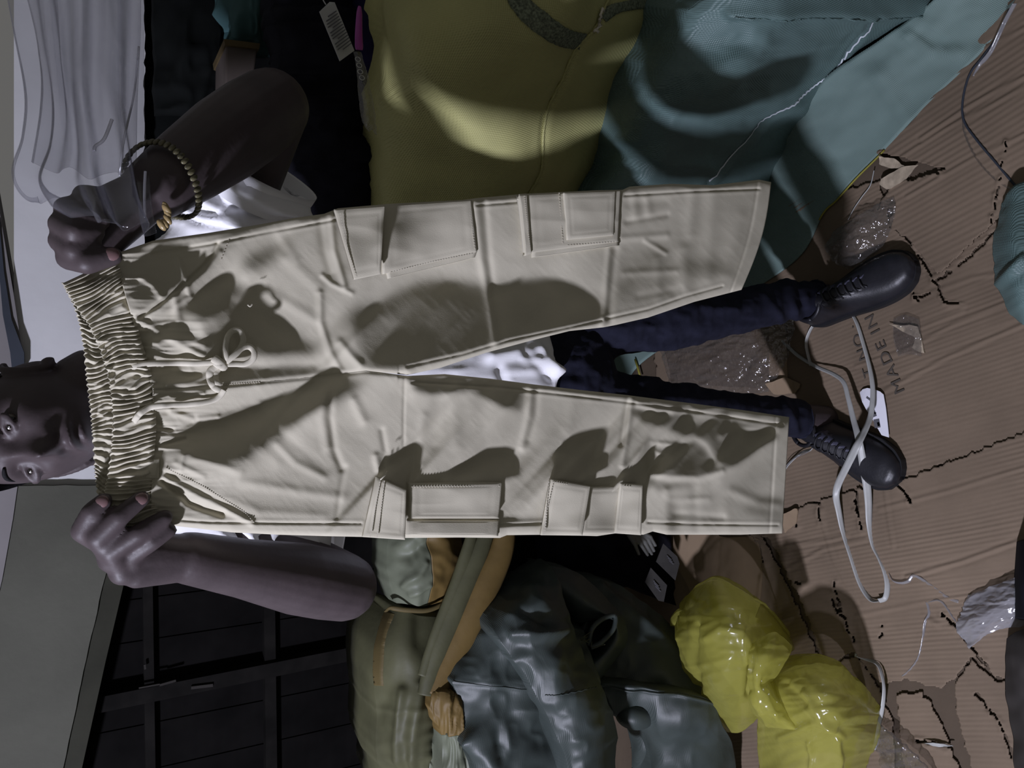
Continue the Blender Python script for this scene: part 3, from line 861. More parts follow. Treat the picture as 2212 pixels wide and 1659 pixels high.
V, F = tube_geo(crom(np.array([W(777, 14, Y=1.425), W(776, 40, Y=1.418), W(775, 75, Y=1.418), W(776, 108, Y=1.425)]), 24), np.interp(np.linspace(0, 1, 24), [0, .2, .9, 1], [.003, .0058, .0085, .007]), 10, True, (1, .5), (0, 1, 0))
tag(mesh_obj('plastic_strip', V, F, M['magenta']), 'magenta plastic strip hanging beside the swing tag', 'plastic strip')
# clear packet with punched header below it
pk = empty('clear_packet', W(790, 200, Y=1.42))
rows = [[(764, 112, 1.425), (772, 112, 1.42), (780, 113, 1.425)], [(770, 150, 1.42), (780, 150, 1.415), (792, 152, 1.42)], [(774, 200, 1.42), (788, 200, 1.412), (802, 202, 1.42)], [(782, 258, 1.42), (796, 256, 1.41), (810, 250, 1.42)], [(796, 284, 1.42), (806, 280, 1.415), (814, 290, 1.42)]]
P, gx, gy = ctrl(rows, 60, 24)
P = push(P, 0.0015 * ridged(gx / 14, gy / 12, 51, 2))
sheet('packet_film', P, 0.003, M['film2'], pk)
for y, x in ((128, 773), (141, 776), (155, 778), (168, 782)):
    c = W(x, y, Y=1.411); a = np.linspace(0, 2 * np.pi, 14)
    tube('punched_ring', np.stack([c[0] + .0042 * np.cos(a), c[1] + 0 * a, c[2] + .005 * np.sin(a)], -1), 0.0009, M['tagpaper'], pk, 6)
tag(pk, 'crinkled clear packet with a punched header strip under the magenta strip', 'packet')

rows = [[(2178, 1380, .03), (2205, 1362, .10), (2260, 1350, .12), (2330, 1350, .08)], [(2168, 1440, .03), (2200, 1435, .13), (2260, 1430, .17), (2330, 1430, .12)], [(2176, 1540, .02), (2206, 1540, .12), (2260, 1540, .16), (2330, 1540, .10)], [(2196, 1660, .02), (2220, 1680, .10), (2260, 1690, .12), (2330, 1700, .08)]]
P, gx, gy = ctrl(rows, 50, 40, 'Z'); P = push(P, .004 * fbm(gx / 60, gy / 60, 991, 2)); P[..., 2] = np.maximum(P[..., 2], .012)
tag(solid('grey_bundle', P, (0, -.03, -.02), M['boxdim'], None, .96), 'dim grey bundle cut by the lower right corner of the frame', 'bundle')
rows = [[(2196, 1170, .02), (2215, 1165, .10), (2280, 1160, .12)], [(2190, 1260, .02), (2210, 1260, .13), (2280, 1260, .16)], [(2190, 1335, .02), (2208, 1335, .10), (2280, 1335, .12)]]  # added black lump, standing in for a shadow along the edge
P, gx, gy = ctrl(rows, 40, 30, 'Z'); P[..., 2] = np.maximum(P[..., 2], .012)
tag(solid('dark_lump', P, (0, -.02, -.01), M['cloth_black'], None, .96), 'black lump put in for a shadow at the right edge beyond the tape scrap', 'bundle')

# ------------------------------------------------------------------ folded olive sack and dark tarpaulin on the left
os_ = empty('folded_sack', W(1300, 1450, Y=1.75))
rows = [[(834, 1318, 1.66), (812, 1400, 1.62), (808, 1480, 1.60), (810, 1545, 1.60), (822, 1620, 1.62), (838, 1720, 1.66)],
        [(870, 1318, 1.58), (860, 1400, 1.55), (856, 1480, 1.54), (858, 1545, 1.54), (868, 1620, 1.55), (880, 1720, 1.58)],
        [(930, 1330, 1.56), (915, 1400, 1.53), (910, 1480, 1.52), (912, 1545, 1.51), (920, 1620, 1.52), (935, 1720, 1.54)],
        [(1010, 1330, 1.60), (1000, 1400, 1.58), (985, 1480, 1.57), (985, 1545, 1.56), (985, 1620, 1.57), (1000, 1720, 1.6)],
        [(1300, 1330, 1.72), (1300, 1400, 1.70), (1300, 1480, 1.70), (1300, 1545, 1.70), (1300, 1620, 1.7), (1300, 1720, 1.7)]]
P, gx, gy = ctrl(rows, 90, 80)
h = 0.010 * fbm(gx / 90, gy / 160, 61, 3) + 0.006 * ridged(gx / 260 + gy / 60, gy / 50, 63, 2) * np.clip((gy - 1480) / 100, 0, 1)
for a in ([(905, 1480), (895, 1560), (890, 1680)], [(870, 1490), (862, 1580), (868, 1680)]):
    h += 0.010 * np.exp(-(pl_d(gx, gy, a) / 9) ** 2)
P = push(P, h)
solid('sack_body', P, (0.0, 0.22, 0.0), M['olive'], os_, 0.95)
band_on('lining_edge', P, gx, gy, [(838, 1322), (822, 1380), (815, 1430), (812, 1480)], 34, M['ochredull'], os_, 0.0006)
# turned-down mouth with a pale face and ochre lining
rows = [[(846, 1120, 1.60), (843, 1180, 1.60), (843, 1240, 1.60), (858, 1302, 1.60)], [(880, 1120, 1.545), (880, 1180, 1.54), (884, 1250, 1.54), (890, 1308, 1.56)],
        [(920, 1120, 1.53), (922, 1180, 1.52), (925, 1250, 1.53), (922, 1312, 1.555)], [(965, 1120, 1.54), (968, 1180, 1.54), (968, 1240, 1.55), (958, 1300, 1.57)], [(1000, 1120, 1.60), (998, 1180, 1.60), (990, 1240, 1.60), (972, 1285, 1.60)]]
P, gx, gy = ctrl(rows, 70, 70)
h = 0.008 * fbm(gx / 60, gy / 60, 71, 3) + 0.010 * np.exp(-(pl_d(gx, gy, [(875, 1262), (905, 1235), (918, 1215)]) / 8) ** 2) + 0.008 * np.exp(-(pl_d(gx, gy, [(890, 1282), (925, 1262)]) / 7) ** 2) - 0.012 * np.exp(-(pl_d(gx, gy, [(880, 1200), (905, 1185), (930, 1170)]) / 14) ** 2)
P = push(P, h)
k = 38
solid('turned_mouth', P[:k], (0.0, 0.10, 0.0), M['palepatch'], os_, 0.97)
solid('lining_flap', P[k - 1:], (0.0, 0.10, 0.0), M['orange'], os_, 0.97)
c = crom(np.array([W(834, 1320, Y=1.60), W(846, 1314, Y=1.57), W(880, 1318, Y=1.555), W(925, 1318, Y=1.55), W(962, 1300, Y=1.555), W(985, 1268, Y=1.57), W(998, 1225, Y=1.585)]), 60)
tube('lining_rim', c, 0.0042, M['ochredull'], os_, 8, flat=(1.3, .6), ref=(0, 1, 0))
# rolled bands running down beside it
for nm, mt_, pts, w in (('rolled_band', 'olive', [(1062, 1120), (1040, 1180), (1005, 1260), (965, 1360), (935, 1440), (922, 1500)], 24),
                        ('rolled_band', 'orange', [(1095, 1120), (1082, 1190), (1045, 1270), (1010, 1350), (972, 1425), (940, 1500)], 34),
                        ('rolled_band', 'olive', [(1028, 1120), (1010, 1190), (985, 1270), (940, 1380), (915, 1460)], 16)):
    c = crom(np.array([W(x, y, Y=1.50 + 0.0003 * (1500 - y) * .2) for x, y in pts]), 50)
    f = np.linspace(0, 1, 50)
    tube(nm, c, w / 930.0 * (0.55 + 0.5 * np.sin(math.pi * np.clip(f, .05, .8))), M[mt_], os_, 14, flat=(1.0, 0.7), ref=(0, 1, 0))
rows = [[(926, 1496, 1.50), (930, 1510, 1.49), (942, 1560, 1.48), (956, 1600, 1.48), (950, 1720, 1.48)], [(960, 1496, 1.47), (965, 1515, 1.46), (975, 1560, 1.45), (985, 1600, 1.45), (985, 1720, 1.45)],
        [(990, 1500, 1.47), (1000, 1520, 1.46), (1012, 1565, 1.45), (1022, 1600, 1.45), (1020, 1720, 1.45)]]
P, gx, gy = ctrl(rows, 40, 80)
P = push(P, 0.007 * ridged(gx / 14, gy / 70, 81, 2))
kk = int(np.argmin(np.abs(gy[20] - 1588)))
solid('lining_flap', P[:, :kk], (0, 0.08, 0), M['orange'], os_, 0.97)
solid('pale_flap', P[:, kk - 1:], (0, 0.08, 0), M['palepatch'], os_, 0.97)
tag(os_, 'tall folded olive sack with ochre lining leaning by the dark door', 'sack')

tp = empty('tarpaulin', WZ(1560, 1480, 0))


def tarp(name, rows, seed, amp=0.012, back=(0, 0.15, 0), extra=(), n=80, m=80, mt='tarp', taper=.97):
    P, gx, gy = ctrl(rows, n, m)
    h = amp * fbm(gx / 110, gy / 110, seed, 3) + amp * .4 * ridged(gx / 60, gy / 60, seed + 3, 2)
    for pts, w, a in extra: h += a * np.exp(-(pl_d(gx, gy, pts) / w) ** 2)
    P = push(P, h); P[..., 2] = np.maximum(P[..., 2], 0.012)
    solid(name, P, back, M[mt], tp, taper)
    return P, gx, gy


# left panel, reaching the frame edge
P, gx, gy = tarp('side_panel', [[(1052, 1320, 1.52), (1010, 1400, 1.50), (985, 1455, 1.48), (996, 1520, 1.46), (1022, 1600, 1.44), (1026, 1720, 1.43)],
                     [(1100, 1310, 1.47), (1080, 1400, 1.44), (1060, 1465, 1.42), (1065, 1530, 1.41), (1070, 1600, 1.40), (1070, 1720, 1.40)],
                     [(1170, 1330, 1.46), (1170, 1420, 1.43), (1160, 1480, 1.41), (1165, 1550, 1.40), (1170, 1620, 1.39), (1170, 1720, 1.39)],
                     [(1260, 1360, 1.50), (1280, 1440, 1.46), (1290, 1500, 1.45), (1310, 1560, 1.43), (1320, 1620, 1.42), (1325, 1720, 1.42)]], 91,
     extra=[([(1035, 1590), (1060, 1640), (1090, 1700)], 18, 0.022), ([(985, 1470), (1100, 1485), (1180, 1488)], 6, 0.004), ([(1020, 1580), (1035, 1660)], 20, .02)])
c = on_surface(P, gx, gy, crom(np.array([(988, 1470), (1060, 1482), (1130, 1488), (1180, 1492)]), 50), 0.0005)
tube('seam_thread', c, 0.0013, M['tarp'], tp, 6)
# the big glossy fold
P, gx, gy = tarp('top_fold', [[(1052, 1330, 1.47), (1085, 1296, 1.47), (1130, 1262, 1.48), (1190, 1224, 1.50)],
                 [(1075, 1375, 1.41), (1110, 1335, 1.40), (1150, 1300, 1.41), (1205, 1262, 1.46)],
                 [(1118, 1440, 1.38), (1155, 1410, 1.355), (1190, 1370, 1.37), (1225, 1330, 1.43)],
                 [(1165, 1505, 1.37), (1200, 1475, 1.34), (1240, 1450, 1.35), (1268, 1430, 1.42)],
                 [(1195, 1570, 1.36), (1235, 1550, 1.33), (1275, 1525, 1.34), (1300, 1500, 1.41)],
                 [(1222, 1640, 1.35), (1260, 1630, 1.32), (1300, 1610, 1.33), (1328, 1590, 1.40)],
                 [(1235, 1740, 1.35), (1275, 1740, 1.32), (1315, 1740, 1.33), (1345, 1740, 1.40)]], 95, 0.011, (0, .10, 0),
     [([(1150, 1280), (1175, 1320), (1200, 1340)], 16, 0.012), ([(1110, 1370), (1160, 1372), (1215, 1365)], 12, 0.014), ([(1130, 1325), (1175, 1340)], 10, -.010)], 100, 70)
c = on_surface(P, gx, gy, crom(np.array([(1180, 1494), (1215, 1497), (1245, 1493), (1285, 1486)]), 40), 0.0005)
tube('seam_thread', c, 0.0013, M['tarp'], tp, 6)
# curled end with the open roll
tarp('curled_end', [[(1190, 1226, 1.52), (1235, 1238, 1.52), (1280, 1262, 1.52), (1325, 1310, 1.51), (1352, 1350, 1.50), (1348, 1395, 1.50), (1290, 1468, 1.50)],
                   [(1200, 1250, 1.49), (1235, 1268, 1.48), (1272, 1292, 1.47), (1312, 1325, 1.46), (1338, 1355, 1.45), (1332, 1395, 1.45), (1285, 1452, 1.46)],
                   [(1205, 1275, 1.50), (1232, 1298, 1.49), (1262, 1316, 1.48), (1298, 1328, 1.47), (1325, 1340, 1.46), (1318, 1385, 1.46), (1276, 1430, 1.47)],
                   [(1215, 1300, 1.55), (1232, 1330, 1.55), (1250, 1345, 1.55), (1275, 1338, 1.54), (1322, 1332, 1.52), (1300, 1380, 1.53), (1268, 1410, 1.54)]], 99, 0.008, (0, .12, 0), (), 50, 80)
c = crom(np.array([W(1272, 1392, Y=1.46), W(1278, 1360, Y=1.45), W(1300, 1338, Y=1.45), W(1328, 1330, Y=1.45), W(1325, 1358, Y=1.44), W(1298, 1388, Y=1.44), W(1276, 1398, Y=1.45)]), 60)
tube('roll_lip', c, 0.006, M['tarp'], tp, 8)
rs = np.random.RandomState(4)
for k in range(5):
    a = W(1255 + 6 * k, 1380 + rs.randn() * 4, Y=1.44)
    tube('frayed_thread', crom(np.array([a, a + rs.randn(3) * .008, a + rs.randn(3) * .013]), 12), 0.0009, M['olive'], tp, 5)
# lower flap with a bright edge and the slack behind
P, gx, gy = tarp('lower_flap', [[(1295, 1470, 1.50), (1370, 1478, 1.44), (1440, 1492, 1.40), (1500, 1500, 1.37), (1546, 1520, 1.36)],
                   [(1330, 1540, 1.48), (1400, 1560, 1.44), (1450, 1560, 1.39), (1510, 1560, 1.36), (1560, 1565, 1.36)],
                   [(1395, 1600, 1.50), (1420, 1610, 1.45), (1470, 1610, 1.41), (1530, 1610, 1.39), (1580, 1610, 1.40)],
                   [(1410, 1740, 1.50), (1440, 1740, 1.46), (1490, 1740, 1.42), (1550, 1740, 1.40), (1592, 1740, 1.42)]], 103, 0.008, (0, .08, 0),
                   [([(1300, 1474), (1400, 1486), (1500, 1502), (1540, 1512)], 7, .008)], 60, 80)
c = on_surface(P, gx, gy, crom(np.array([(1320, 1478), (1400, 1490), (1470, 1500), (1540, 1518)]), 50), 0.003)
tube('bright_edge', c, np.interp(np.linspace(0, 1, 50), [0, .3, .8, 1], [.001, .0035, .0045, .002]), M['tarp'], tp, 8)
tarp('slack_panel', [[(1260, 1250, 1.66), (1330, 1262, 1.62), (1400, 1310, 1.58), (1470, 1370, 1.54), (1520, 1430, 1.50)],
                    [(1290, 1300, 1.60), (1360, 1340, 1.56), (1420, 1380, 1.52), (1480, 1420, 1.48), (1540, 1470, 1.45)],
                    [(1310, 1400, 1.56), (1360, 1420, 1.52), (1420, 1440, 1.48), (1490, 1470, 1.44), (1550, 1505, 1.41)],
                    [(1300, 1470, 1.54), (1360, 1480, 1.50), (1420, 1490, 1.46), (1490, 1502, 1.42), (1552, 1525, 1.39)]], 107, 0.010, (0, .12, 0), [([(1300, 1270), (1400, 1350), (1500, 1450)], 12, .012)])
V, F = ell_geo(W(1372, 1545, Y=1.47), np.array([[.034, 0, 0], [0, .04, .02], [.008, -.02, .05]]))
mesh_obj('tucked_end', V, F, M['tarp'], tp)
tag(tp, 'crumpled glossy dark green tarpaulin heaped on the floor between olive sack and yellow bag', 'tarpaulin')

# ------------------------------------------------------------------ yellow plastic bag
yb = empty('plastic_bag', WZ(1720, 1480, 0.0))


def lump(name, rows, seed, back, extra=(), amp=0.006, n=90, m=80, mt='ybag'):
    P, gx, gy = ctrl(rows, n, m, 'Z')
    h = .55 * amp * ridged(gx / 110 + gy / 80, gy / 48, seed, 3) + .12 * amp * ridged(gx / 28 + gy / 60, gy / 16, seed + 9, 1)
    for pts, w, a in extra: h += a * np.exp(-(pl_d(gx, gy, pts) / w) ** 2)
    P = push(P, h); P[..., 2] = np.maximum(P[..., 2], 0.012)
    return solid(name, P, back, M[mt], yb, .93)


lump('bag_lobe', [[(1468, 1330, .20), (1500, 1302, .22), (1545, 1285, .22), (1600, 1305, .20), (1660, 1350, .16), (1705, 1395, .10)],
                  [(1466, 1375, .24), (1510, 1345, .29), (1560, 1335, .29), (1610, 1350, .26), (1650, 1380, .20), (1690, 1415, .14)],
                  [(1472, 1425, .22), (1515, 1420, .30), (1560, 1415, .31), (1605, 1420, .28), (1640, 1430, .22), (1670, 1445, .17)],
                  [(1490, 1470, .18), (1525, 1480, .27), (1560, 1485, .29), (1600, 1480, .26), (1625, 1470, .22), (1650, 1470, .18)],
                  [(1530, 1520, .12), (1545, 1530, .18), (1575, 1535, .20), (1600, 1530, .20), (1620, 1520, .19), (1640, 1510, .16)],
                  [(1545, 1565, .05), (1565, 1578, .08), (1590, 1580, .10), (1610, 1572, .10), (1625, 1560, .11), (1638, 1545, .11)]], 121, (0.02, .10, -.10),
     [([(1505, 1350), (1500, 1420), (1510, 1490)], 6, -.012), ([(1530, 1380), (1560, 1360), (1600, 1365), (1625, 1410)], 8, .008), ([(1470, 1380), (1490, 1420), (1500, 1440)], 9, .008),
      ([(1625, 1400), (1622, 1450), (1618, 1500)], 7, -.012), ([(1600, 1380), (1612, 1430)], 6, .006)], .006)
lump('bag_lobe', [[(1665, 1445, .10), (1700, 1442, .13), (1760, 1440, .14), (1800, 1450, .13), (1840, 1480, .10), (1888, 1530, .05)],
                  [(1645, 1470, .17), (1690, 1462, .21), (1750, 1465, .22), (1800, 1485, .20), (1845, 1520, .15), (1894, 1550, .06)],
                  [(1640, 1510, .18), (1690, 1510, .23), (1740, 1515, .25), (1800, 1530, .23), (1850, 1560, .16), (1897, 1582, .06)],
                  [(1640, 1560, .15), (1690, 1560, .21), (1740, 1570, .24), (1800, 1580, .22), (1850, 1600, .15), (1886, 1612, .06)],
                  [(1640, 1620, .11), (1690, 1620, .17), (1740, 1625, .20), (1800, 1635, .19), (1840, 1645, .13), (1872, 1655, .05)],
                  [(1640, 1740, .08), (1690, 1740, .13), (1740, 1740, .15), (1800, 1740, .14), (1830, 1740, .10), (1850, 1740, .05)]], 131, (0.0, .06, -.08),
     [([(1750, 1600), (1760, 1680)], 6, .010), ([(1810, 1600), (1815, 1680)], 6, .008), ([(1690, 1590), (1760, 1560), (1800, 1570)], 8, .008), ([(1740, 1500), (1780, 1560), (1820, 1590)], 7, .006), ([(1700, 1480), (1740, 1520)], 9, -.008)], .0075)
# twisted tie between the lobes with its loose ears
rows = [[(1622, 1405, .27), (1650, 1388, .26), (1672, 1380, .24), (1705, 1408, .19)], [(1618, 1440, .28), (1640, 1430, .29), (1662, 1425, .27), (1688, 1440, .22)],
        [(1617, 1490, .27), (1632, 1490, .29), (1648, 1488, .27), (1662, 1485, .23)], [(1625, 1530, .23), (1652, 1538, .27), (1680, 1540, .26), (1705, 1535, .22)],
        [(1660, 1570, .19), (1690, 1572, .23), (1720, 1575, .23), (1748, 1585, .18)]]
lump('tied_ear', rows, 141, (0.01, .02, -.03), [([(1640, 1400), (1635, 1480), (1680, 1550)], 5, .006), ([(1625, 1500), (1660, 1560)], 5, .007)], .006, 60, 40)
lump('tied_ear', [[(1450, 1335, .17), (1462, 1322, .18), (1476, 1318, .19)], [(1448, 1350, .17), (1466, 1342, .19), (1482, 1338, .20)], [(1455, 1352, .16), (1470, 1356, .18), (1484, 1360, .19)]], 145, (0, .02, -.02), (), .003, 24, 24)
lump('tied_ear', [[(1640, 1310, .17), (1660, 1330, .15), (1700, 1380, .10), (1712, 1405, .06)], [(1630, 1340, .20), (1650, 1365, .18), (1680, 1395, .14), (1700, 1412, .10)]], 147, (0, .02, -.03), (), .003, 24, 30)
tag(yb, 'knotted yellow translucent plastic bag with two bulging lobes on the cartons', 'plastic bag')

# ------------------------------------------------------------------ mannequin hand and two tags under the trouser leg
mh = empty('mannequin_hand', W(1380, 1150, Y=1.62))
pr = []
wri = W(1352, 1138, Y=1.63)
for tip, kn in (((1380, 1197), (1370, 1172)), ((1399, 1199), (1382, 1172)), ((1408, 1197), (1392, 1170)), ((1413, 1190), (1400, 1166)), ((1416, 1178), (1404, 1160))):
    k_ = W(*kn, Y=1.60); t_ = W(*tip, Y=1.60)
    pr += [cone_geo(wri, k_, .012, .0072, 10), cone_geo(k_, t_, .0062, .0042, 10)]
me = remeshed(pr, 0.0025, 2)
link('hand_shell', me, M['mann'], mh)
tag(mh, 'small pale mannequin hand poking out below the pocketed trouser leg', 'mannequin hand')
for quad, Y, lb, mt_ in ([(1431, 1174), (1462, 1202), (1468, 1218), (1460, 1254), (1420, 1214)], 1.56, 'grey hang tag nearer the mannequin fingers', 'darktag'), \
        ([(1404, 1226), (1440, 1264), (1434, 1300), (1424, 1298), (1396, 1258)], 1.57, 'dimmer grey hang tag farther below, next to the tarpaulin', 'darktag'):
    Pq = np.array([W(x, y, Y=Y) for x, y in quad]); Pq[:, 1] += np.linspace(-.004, .004, len(Pq))
    o = prism('hang_tag', Pq, (0, .0016, 0), M[mt_]); o['group'] = 'grey hang tags'
    tag(o, lb, 'tag', 'grey hang tags')
    for f in (.35, .5, .62):
        c = Pq.mean(0) + np.array([0, -.0035, 0]); a = (Pq[0] - c) * (f - .4); b = (Pq[1] - Pq[0]) * .16
        prism('printed_line', [c + a - b, c + a + b, c + a + b + [0, 0, .0025], c + a - b + [0, 0, .0025]], (0, .001, 0), M['plain_ink'], o)
# dark hanger board in shadow behind them
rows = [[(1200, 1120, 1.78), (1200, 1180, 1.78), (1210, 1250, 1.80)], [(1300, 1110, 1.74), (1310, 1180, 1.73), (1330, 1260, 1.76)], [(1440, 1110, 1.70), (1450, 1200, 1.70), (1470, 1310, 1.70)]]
cloth('dark_lump', rows, M['cloth_black'], 'black bundle in deep shadow behind the mannequin hand', 'bundle', 40, 40, 0.012, 90, 60, 151, (0, .12, 0))
scrap([(1440, 1130), (1540, 1140), (1560, 1160), (1640, 1160), (1650, 1240), (1640, 1320), (1560, 1330), (1500, 1290), (1470, 1230)], 0.006, 0.005, M['card'], 'shadowed board between the trouser hem and the yellow bag', seed=14)

# ------------------------------------------------------------------ white strapping band, ribbons, label and films on the floor
st = empty('strapping_band', WZ(1850, 1150, 0.0))


def ribbon(name, pts, w, mt, parent=None, n=120, twist=None, thick=0.0011):
    """pts: (x, y, height); a flat band with its width turning by twist (degrees along the run)"""
    c = crom(np.asarray(pts, float), n)
    C = WZ(c[:, 0], c[:, 1], c[:, 2])
    T = np.gradient(C, axis=0); T /= np.linalg.norm(T, axis=1, keepdims=True)
    up = np.array([0, 0, 1.0]); S = np.cross(T, up); S /= np.linalg.norm(S, axis=1, keepdims=True) + 1e-9
    U = np.cross(S, T)
    tw = np.radians(np.interp(np.linspace(0, 1, n), np.linspace(0, 1, len(twist)), twist)) if twist is not None else np.zeros(n)
    D = S * np.cos(tw)[:, None] + U * np.sin(tw)[:, None]
    w = np.broadcast_to(np.asarray(w, float), (n,))
    G = np.stack([C + D * (k * w)[:, None] for k in (-.5, -.17, .17, .5)], 1)
    return sheet(name, G, thick, mt, parent)


ribbon('band_strand', [(1838, 672, .012), (1852, 700, .014), (1866, 745, .016), (1878, 790, .02), (1885, 835, .03), (1884, 870, .04), (1880, 900, .05), (1868, 930, .07), (1850, 965, .09), (1830, 1005, .075), (1811, 1045, .05), (1806, 1072, .045), (1812, 1105, .03), (1822, 1150, .016), (1838, 1200, .013), (1858, 1260, .014), (1880, 1294, .018), (1900, 1298, .02)],
       np.interp(np.linspace(0, 1, 200), [0, .3, .5, .7, 1], [.008, .010, .017, .013, .010]), M['strap'], st, 200, [70, 60, 65, 40, 25, 10, 5, 10, 25, 55, 75, 70, 60, 80])
ribbon('band_strand', [(1690, 735, .012), (1720, 765, .013), (1760, 790, .018), (1800, 808, .03), (1822, 826, .04), (1832, 860, .05), (1843, 905, .06), (1855, 950, .075), (1864, 1000, .06), (1872, 1045, .045), (1876, 1085, .03), (1878, 1130, .018), (1886, 1175, .013), (1900, 1205, .012), (1912, 1235, .013), (1917, 1265, .016), (1912, 1292, .02), (1898, 1298, .022)],
       np.interp(np.linspace(0, 1, 200), [0, .3, .5, .7, 1], [.008, .010, .017, .013, .010]), M['strap'], st, 200, [50, 45, 30, 20, 15, 20, 30, 45, 60, 75, 80, 60, 40, 20])
ribbon('band_strand', [(1838, 672, .012), (1815, 660, .012), (1790, 668, .012), (1768, 690, .012), (1750, 715, .012), (1742, 745, .012), (1752, 790, .012)], 0.009, M['strap'], st, 60, [80, 80])
tag(st, 'long loop of white strapping band lying over the shoe by the paper label and cartons', 'strapping band')
o = ribbon('ribbon', [(1686, 1042, .012), (1692, 1020, .014), (1705, 1000, .016), (1730, 978, .018), (1752, 970, .018), (1758, 955, .016)], 0.009, M['strap'], None, 60, [20, 50])
tag(o, 'short white ribbon bent beside the trouser hem and the shoe by the label', 'ribbon', 'white ribbons')
o = ribbon('ribbon', [(1684, 1036, .022), (1694, 1012, .024), (1712, 992, .026), (1745, 976, .024), (1760, 962, .02)], 0.003, M['filmw'], None, 40, [60, 60])
tag(o, 'thin milky ribbon lying along the short white ribbon at the hem', 'ribbon', 'white ribbons')
o = ribbon('ribbon', [(1846, 1414, .012), (1868, 1422, .012), (1895, 1434, .02), (1906, 1460, .03), (1910, 1490, .035), (1906, 1530, .035), (1898, 1570, .03), (1890, 1620, .02)], 0.008, M['strap'], None, 90, [10, 60, 80, 40, 60])
tag(o, 'thin white ribbon curving beside the yellow bag lobe nearest the camera', 'ribbon', 'white ribbons')
o = ribbon('ribbon', [(2070, 1300, .012), (2045, 1290, .012), (2015, 1268, .012), (1988, 1250, .014), (1972, 1244, .014), (1962, 1256, .016), (1945, 1260, .016), (1928, 1255, .014), (1920, 1240, .012)], 0.006, M['filmw'], None, 70, [0, 20, 60])
tag(o, 'crinkled milky ribbon from the strapping loop to the white scrap', 'ribbon', 'white ribbons')
o = ribbon('ribbon', [(2002, 1300, .012), (2007, 1325, .013), (1998, 1346, .016), (1994, 1380, .012), (1985, 1420, .012), (1968, 1446, .012), (1950, 1462, .012)], 0.005, M['filmw'], None, 60, [20, 70, 30])
tag(o, 'milky ribbon trailing over the large carton toward the torn hole', 'ribbon', 'white ribbons')
o = ribbon('ribbon', [(2004, 1300, .012), (2025, 1296, .014), (2040, 1306, .013), (2060, 1335, .012), (2072, 1350, .012)], 0.004, M['filmw'], None, 40, [30, 60])
tag(o, 'short milky ribbon ending at the white scrap edge', 'ribbon', 'white ribbons')
for pts, r, lb in (([(2180, 20, .012), (2160, 70, .012), (2125, 120, .014), (2095, 160, .014), (2080, 215, .014), (2082, 260, .014), (2108, 300, .014), (2150, 350, .014), (2200, 408, .014), (2240, 440, .014)], .0022, 'thin dark cord put in for a shadow on the ribbed carton at upper right'),):  # dark cord drawn in place of the shadow beside the film strip
    c = crom(np.array(pts, float), 90); o = tube('shadow_cord', WZ(c[:, 0], c[:, 1], c[:, 2]), r, M['trimdark'], None, 8)
    tag(o, lb, 'shadow_cord')
o = ribbon('film_strip', [(2192, 8, .05), (2172, 45, .035), (2158, 75, .03), (2140, 112, .022), (2118, 140, .014), (2105, 165, .012)], 0.008, M['filmw'], None, 50, [70, 60, 40])
tag(o, 'glinting strip of white film along the flat sack corner at upper right', 'film')
o = ribbon('film_strip', [(2082, 240, .012), (2085, 285, .013), (2110, 340, .013), (2150, 385, .013), (2195, 412, .012)], 0.006, M['film2'], None, 50, [30, 60, 20])
tag(o, 'thin clear film strip running beside the dark shadow cord', 'film')
# clear thread on the boards by the flat sack
c = crom(np.array([(1888, 368, .012), (1880, 400, .013), (1862, 425, .013), (1845, 450, .013), (1832, 475, .013)], float), 40)
tag(tube('thread', WZ(c[:, 0], c[:, 1], c[:, 2]), .0011, M['strap'], None, 6), 'single pale thread by the flat sack corner near the shoe nearer the bales', 'thread')

# paper label beside the shoe by the paper label
lb = empty('paper_label', WZ(1890, 890, 0.012))
po = [(1858, 848), (1864, 841), (1874, 838), (1884, 840), (1892, 842), (1902, 846), (1909, 852), (1914, 880), (1918, 915), (1921, 945), (1905, 940), (1885, 905), (1872, 885), (1863, 868)]
P = WZ(np.array([p[0] for p in po], float), np.array([p[1] for p in po], float), np.linspace(.012, .016, len(po)))
prism('label_paper', P, (0, 0, .0012), M['label'], lb)
for a, b, w in (((1884, 884), (1890, 900), 5), ((1886, 888), (1892, 894), 2), ((1893, 906), (1896, 924), 7), ((1897, 912), (1899, 920), 3), ((1872, 858), (1880, 864), 2)):
    A, B = WZ(*a, .0168), WZ(*b, .0168); d = (B - A) / np.linalg.norm(B - A); s = np.array([-d[1], d[0], 0]) * w / 1030
    prism('print_mark', [A - s, B - s, B + s, A + s], (0, 0, .0006), M['plain_ink'], lb)
tag(lb, 'white paper label with scalloped end lying beside a black shoe toe', 'label')


def crumple(name, rows, seed, amp, mt, label, cat, n=70, m=70, sx=30, sy=22, thick=.0008, mode='Z'):
    P, gx, gy = ctrl(rows, n, m, mode)
    h = .55 * amp * ridged(gx / sx / 1.6 + gy / sy * .3, gy / sy / 1.6, seed, 3) + amp * .2 * ridged(gx / sx + gy / sy, gy / sy * 1.2 - gx / sx * .5, seed + 7, 1)
    P = push(P, h)
    if mode == 'Z': P[..., 2] = np.maximum(P[..., 2], .010)
    o = sheet(name, P, thick, mt)
    return tag(o, label, cat)


